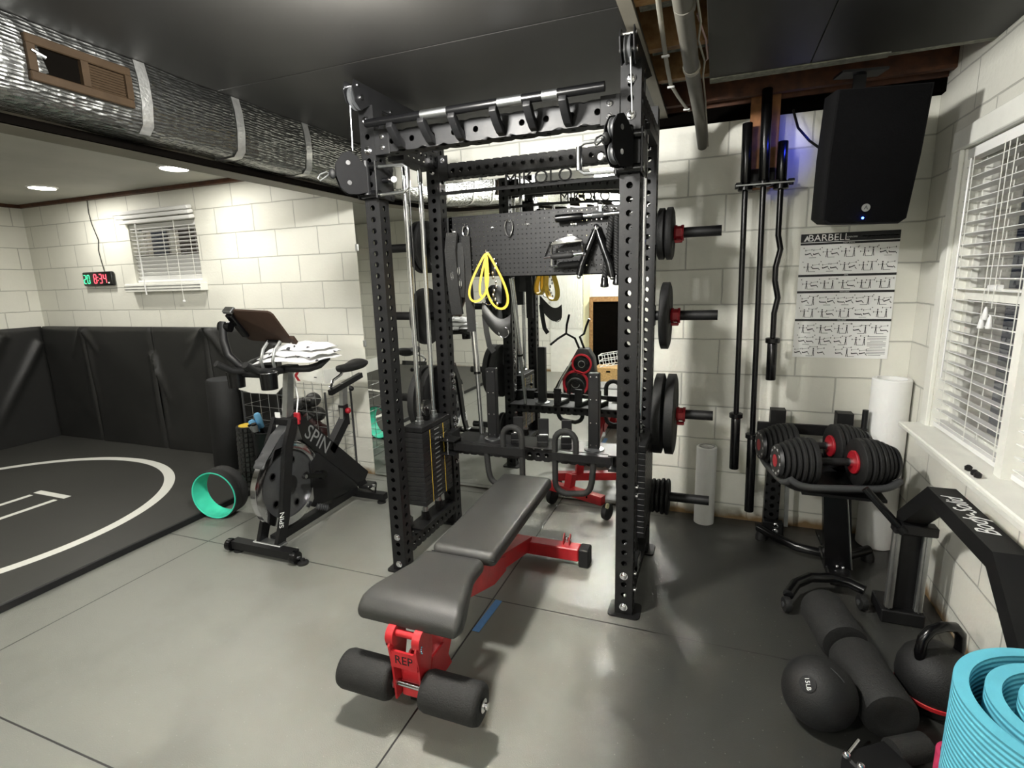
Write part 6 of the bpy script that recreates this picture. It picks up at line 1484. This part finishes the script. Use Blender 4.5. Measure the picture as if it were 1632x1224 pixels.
b.tube([(-1.50, y-.08, .62), (-1.56, y-.05, .78), (-1.66, y-.02, .84), (-1.645, y, .95), (-1.61, y+.02, 1.07)], .014, BLKG, 10).tube([(-1.44, y-.08, .62), (-1.50, y-.05, .80), (-1.44, y-.02, .84), (-1.41, y, .93), (-1.37, y+.02, 1.02)], .014, BLKG, 10).tube([(-1.66, y-.02, .84), (-1.76, y-.02, .78), (-1.86, y-.02, .70)], .014, BLKG, 10)
b.tube([(-1.62, y+.04, .45), (-1.74, y+.06, .25), (-1.80, y+.08, .12)], .011, BLKG, 8).tube([(-1.58, y+.04, .50), (-1.70, y+.06, .30), (-1.76, y+.08, .14)], .011, STEEL, 8); b.obj('handle_arms', t, smooth=60)
B().span((-1.90, y+.02, .10), (-1.70, y+.14, .13), BLK, bev=.006).obj('pedal', t)
# shelf with crates and boxes
t = thing('low_shelf', 'white low shelf unit with baskets seen in the mirror', 'shelf', (-1.22, .10, 0))
b = B(); b.span((-1.42, -.10, .150), (-.95, .22, .168), WHITE).span((-1.42, -.10, 0), (-1.40, .22, .150), WHITE).span((-.97, -.10, 0), (-.95, .22, .150), WHITE); b.obj('frame', t, smooth=0)
t = thing('wicker_basket', 'tan wicker basket on the low white shelf in the mirror', 'basket', (-1.18, .08, .168))
b = B(); b.span((-1.37, -.05, .168), (-1.02, .20, .40), WICK, bev=.01); b.obj('weave', t); B().span((-1.22, .2, .34), (-1.17, .204, .36), DARK).obj('hand_slot', t, smooth=0)
t = thing('wire_crate', 'white wire crate tipped on top of the wicker basket', 'crate', (-1.16, .10, .40))
b = B(); M = mtx((-1.16, .09, .50), (0, -.18, 0))
for z in (-.07, 0, .07):
    for y in (-.1, .1): b.box((0, y, z), (.30, .008, .008), WHITEP, M=M)
    for x in (-.15, .15): b.box((x, 0, z), (.008, .2, .008), WHITEP, M=M)
for x in (-.15, -.075, 0, .075, .15):
    for y in (-.1, .1): b.box((x, y, 0), (.006, .006, .145), WHITEP, M=M)
    b.box((x, 0, -.07), (.006, .2, .006), WHITEP, M=M)
b.obj('wires', t, smooth=0)
t = thing('storage_tub', 'clear tub of small toys with pale green lid in the mirror', 'tub', (-1.30, .55, 0))
b = B(); b.span((-1.30, .62, .0), (-1.08, .80, .155), CLEAR); b.obj('tub_wall', t, smooth=0)
B().span((-1.31, .61, .156), (-1.07, .81, .178), GREEN, bev=.004).obj('lid', t)
b = B(); rnd = random.Random(9)
for i in range(40): b.ball((-1.28+.18*rnd.random(), .64+.14*rnd.random(), .02+.11*rnd.random()), .016, [REDC, WHITEP, PINK, BLUEP][i % 4], 8, 6)
b.obj('contents', t, kind='stuff')
# overall
SC.view_settings.view_transform = 'Standard'; SC.view_settings.look = 'None'; SC.view_settings.gamma = 1; SC.view_settings.use_curve_mapping = False
SC.view_settings.exposure = EXPO
wd = bpy.data.worlds.new('night'); SC.world = wd; wd.use_nodes = True
wd.node_tree.nodes['Background'].inputs['Color'].default_value = (.02, .025, .04, 1); wd.node_tree.nodes['Background'].inputs['Strength'].default_value = .3
# added lamp to light the brick wall outside the right window
pl = bpy.data.lights.new('exterior_fill', 'POINT'); pl.energy = P_EXT_FILL; pl.color = (1, .9, .75); pl.shadow_soft_size = .08
po = bpy.data.objects.new('exterior_fill', pl); COL.objects.link(po); po.location = (1.7, 3.6, 2.3)
pl = bpy.data.lights.new('exterior_fill', 'POINT'); pl.energy = P_EXT_FILL; pl.color = (1, .9, .75); pl.shadow_soft_size = .08  # second added lamp, lights the wall outside the small window
po = bpy.data.objects.new('exterior_fill', pl); COL.objects.link(po); po.location = (-4.0, 4.1, 2.6)
SC.cycles.max_bounces = 8; SC.cycles.glossy_bounces = 5; SC.cycles.diffuse_bounces = 4; SC.cycles.use_denoising = True
SC.cycles.sample_clamp_indirect = 0; SC.cycles.blur_glossy = 1.0; SC.cycles.caustics_reflective = True
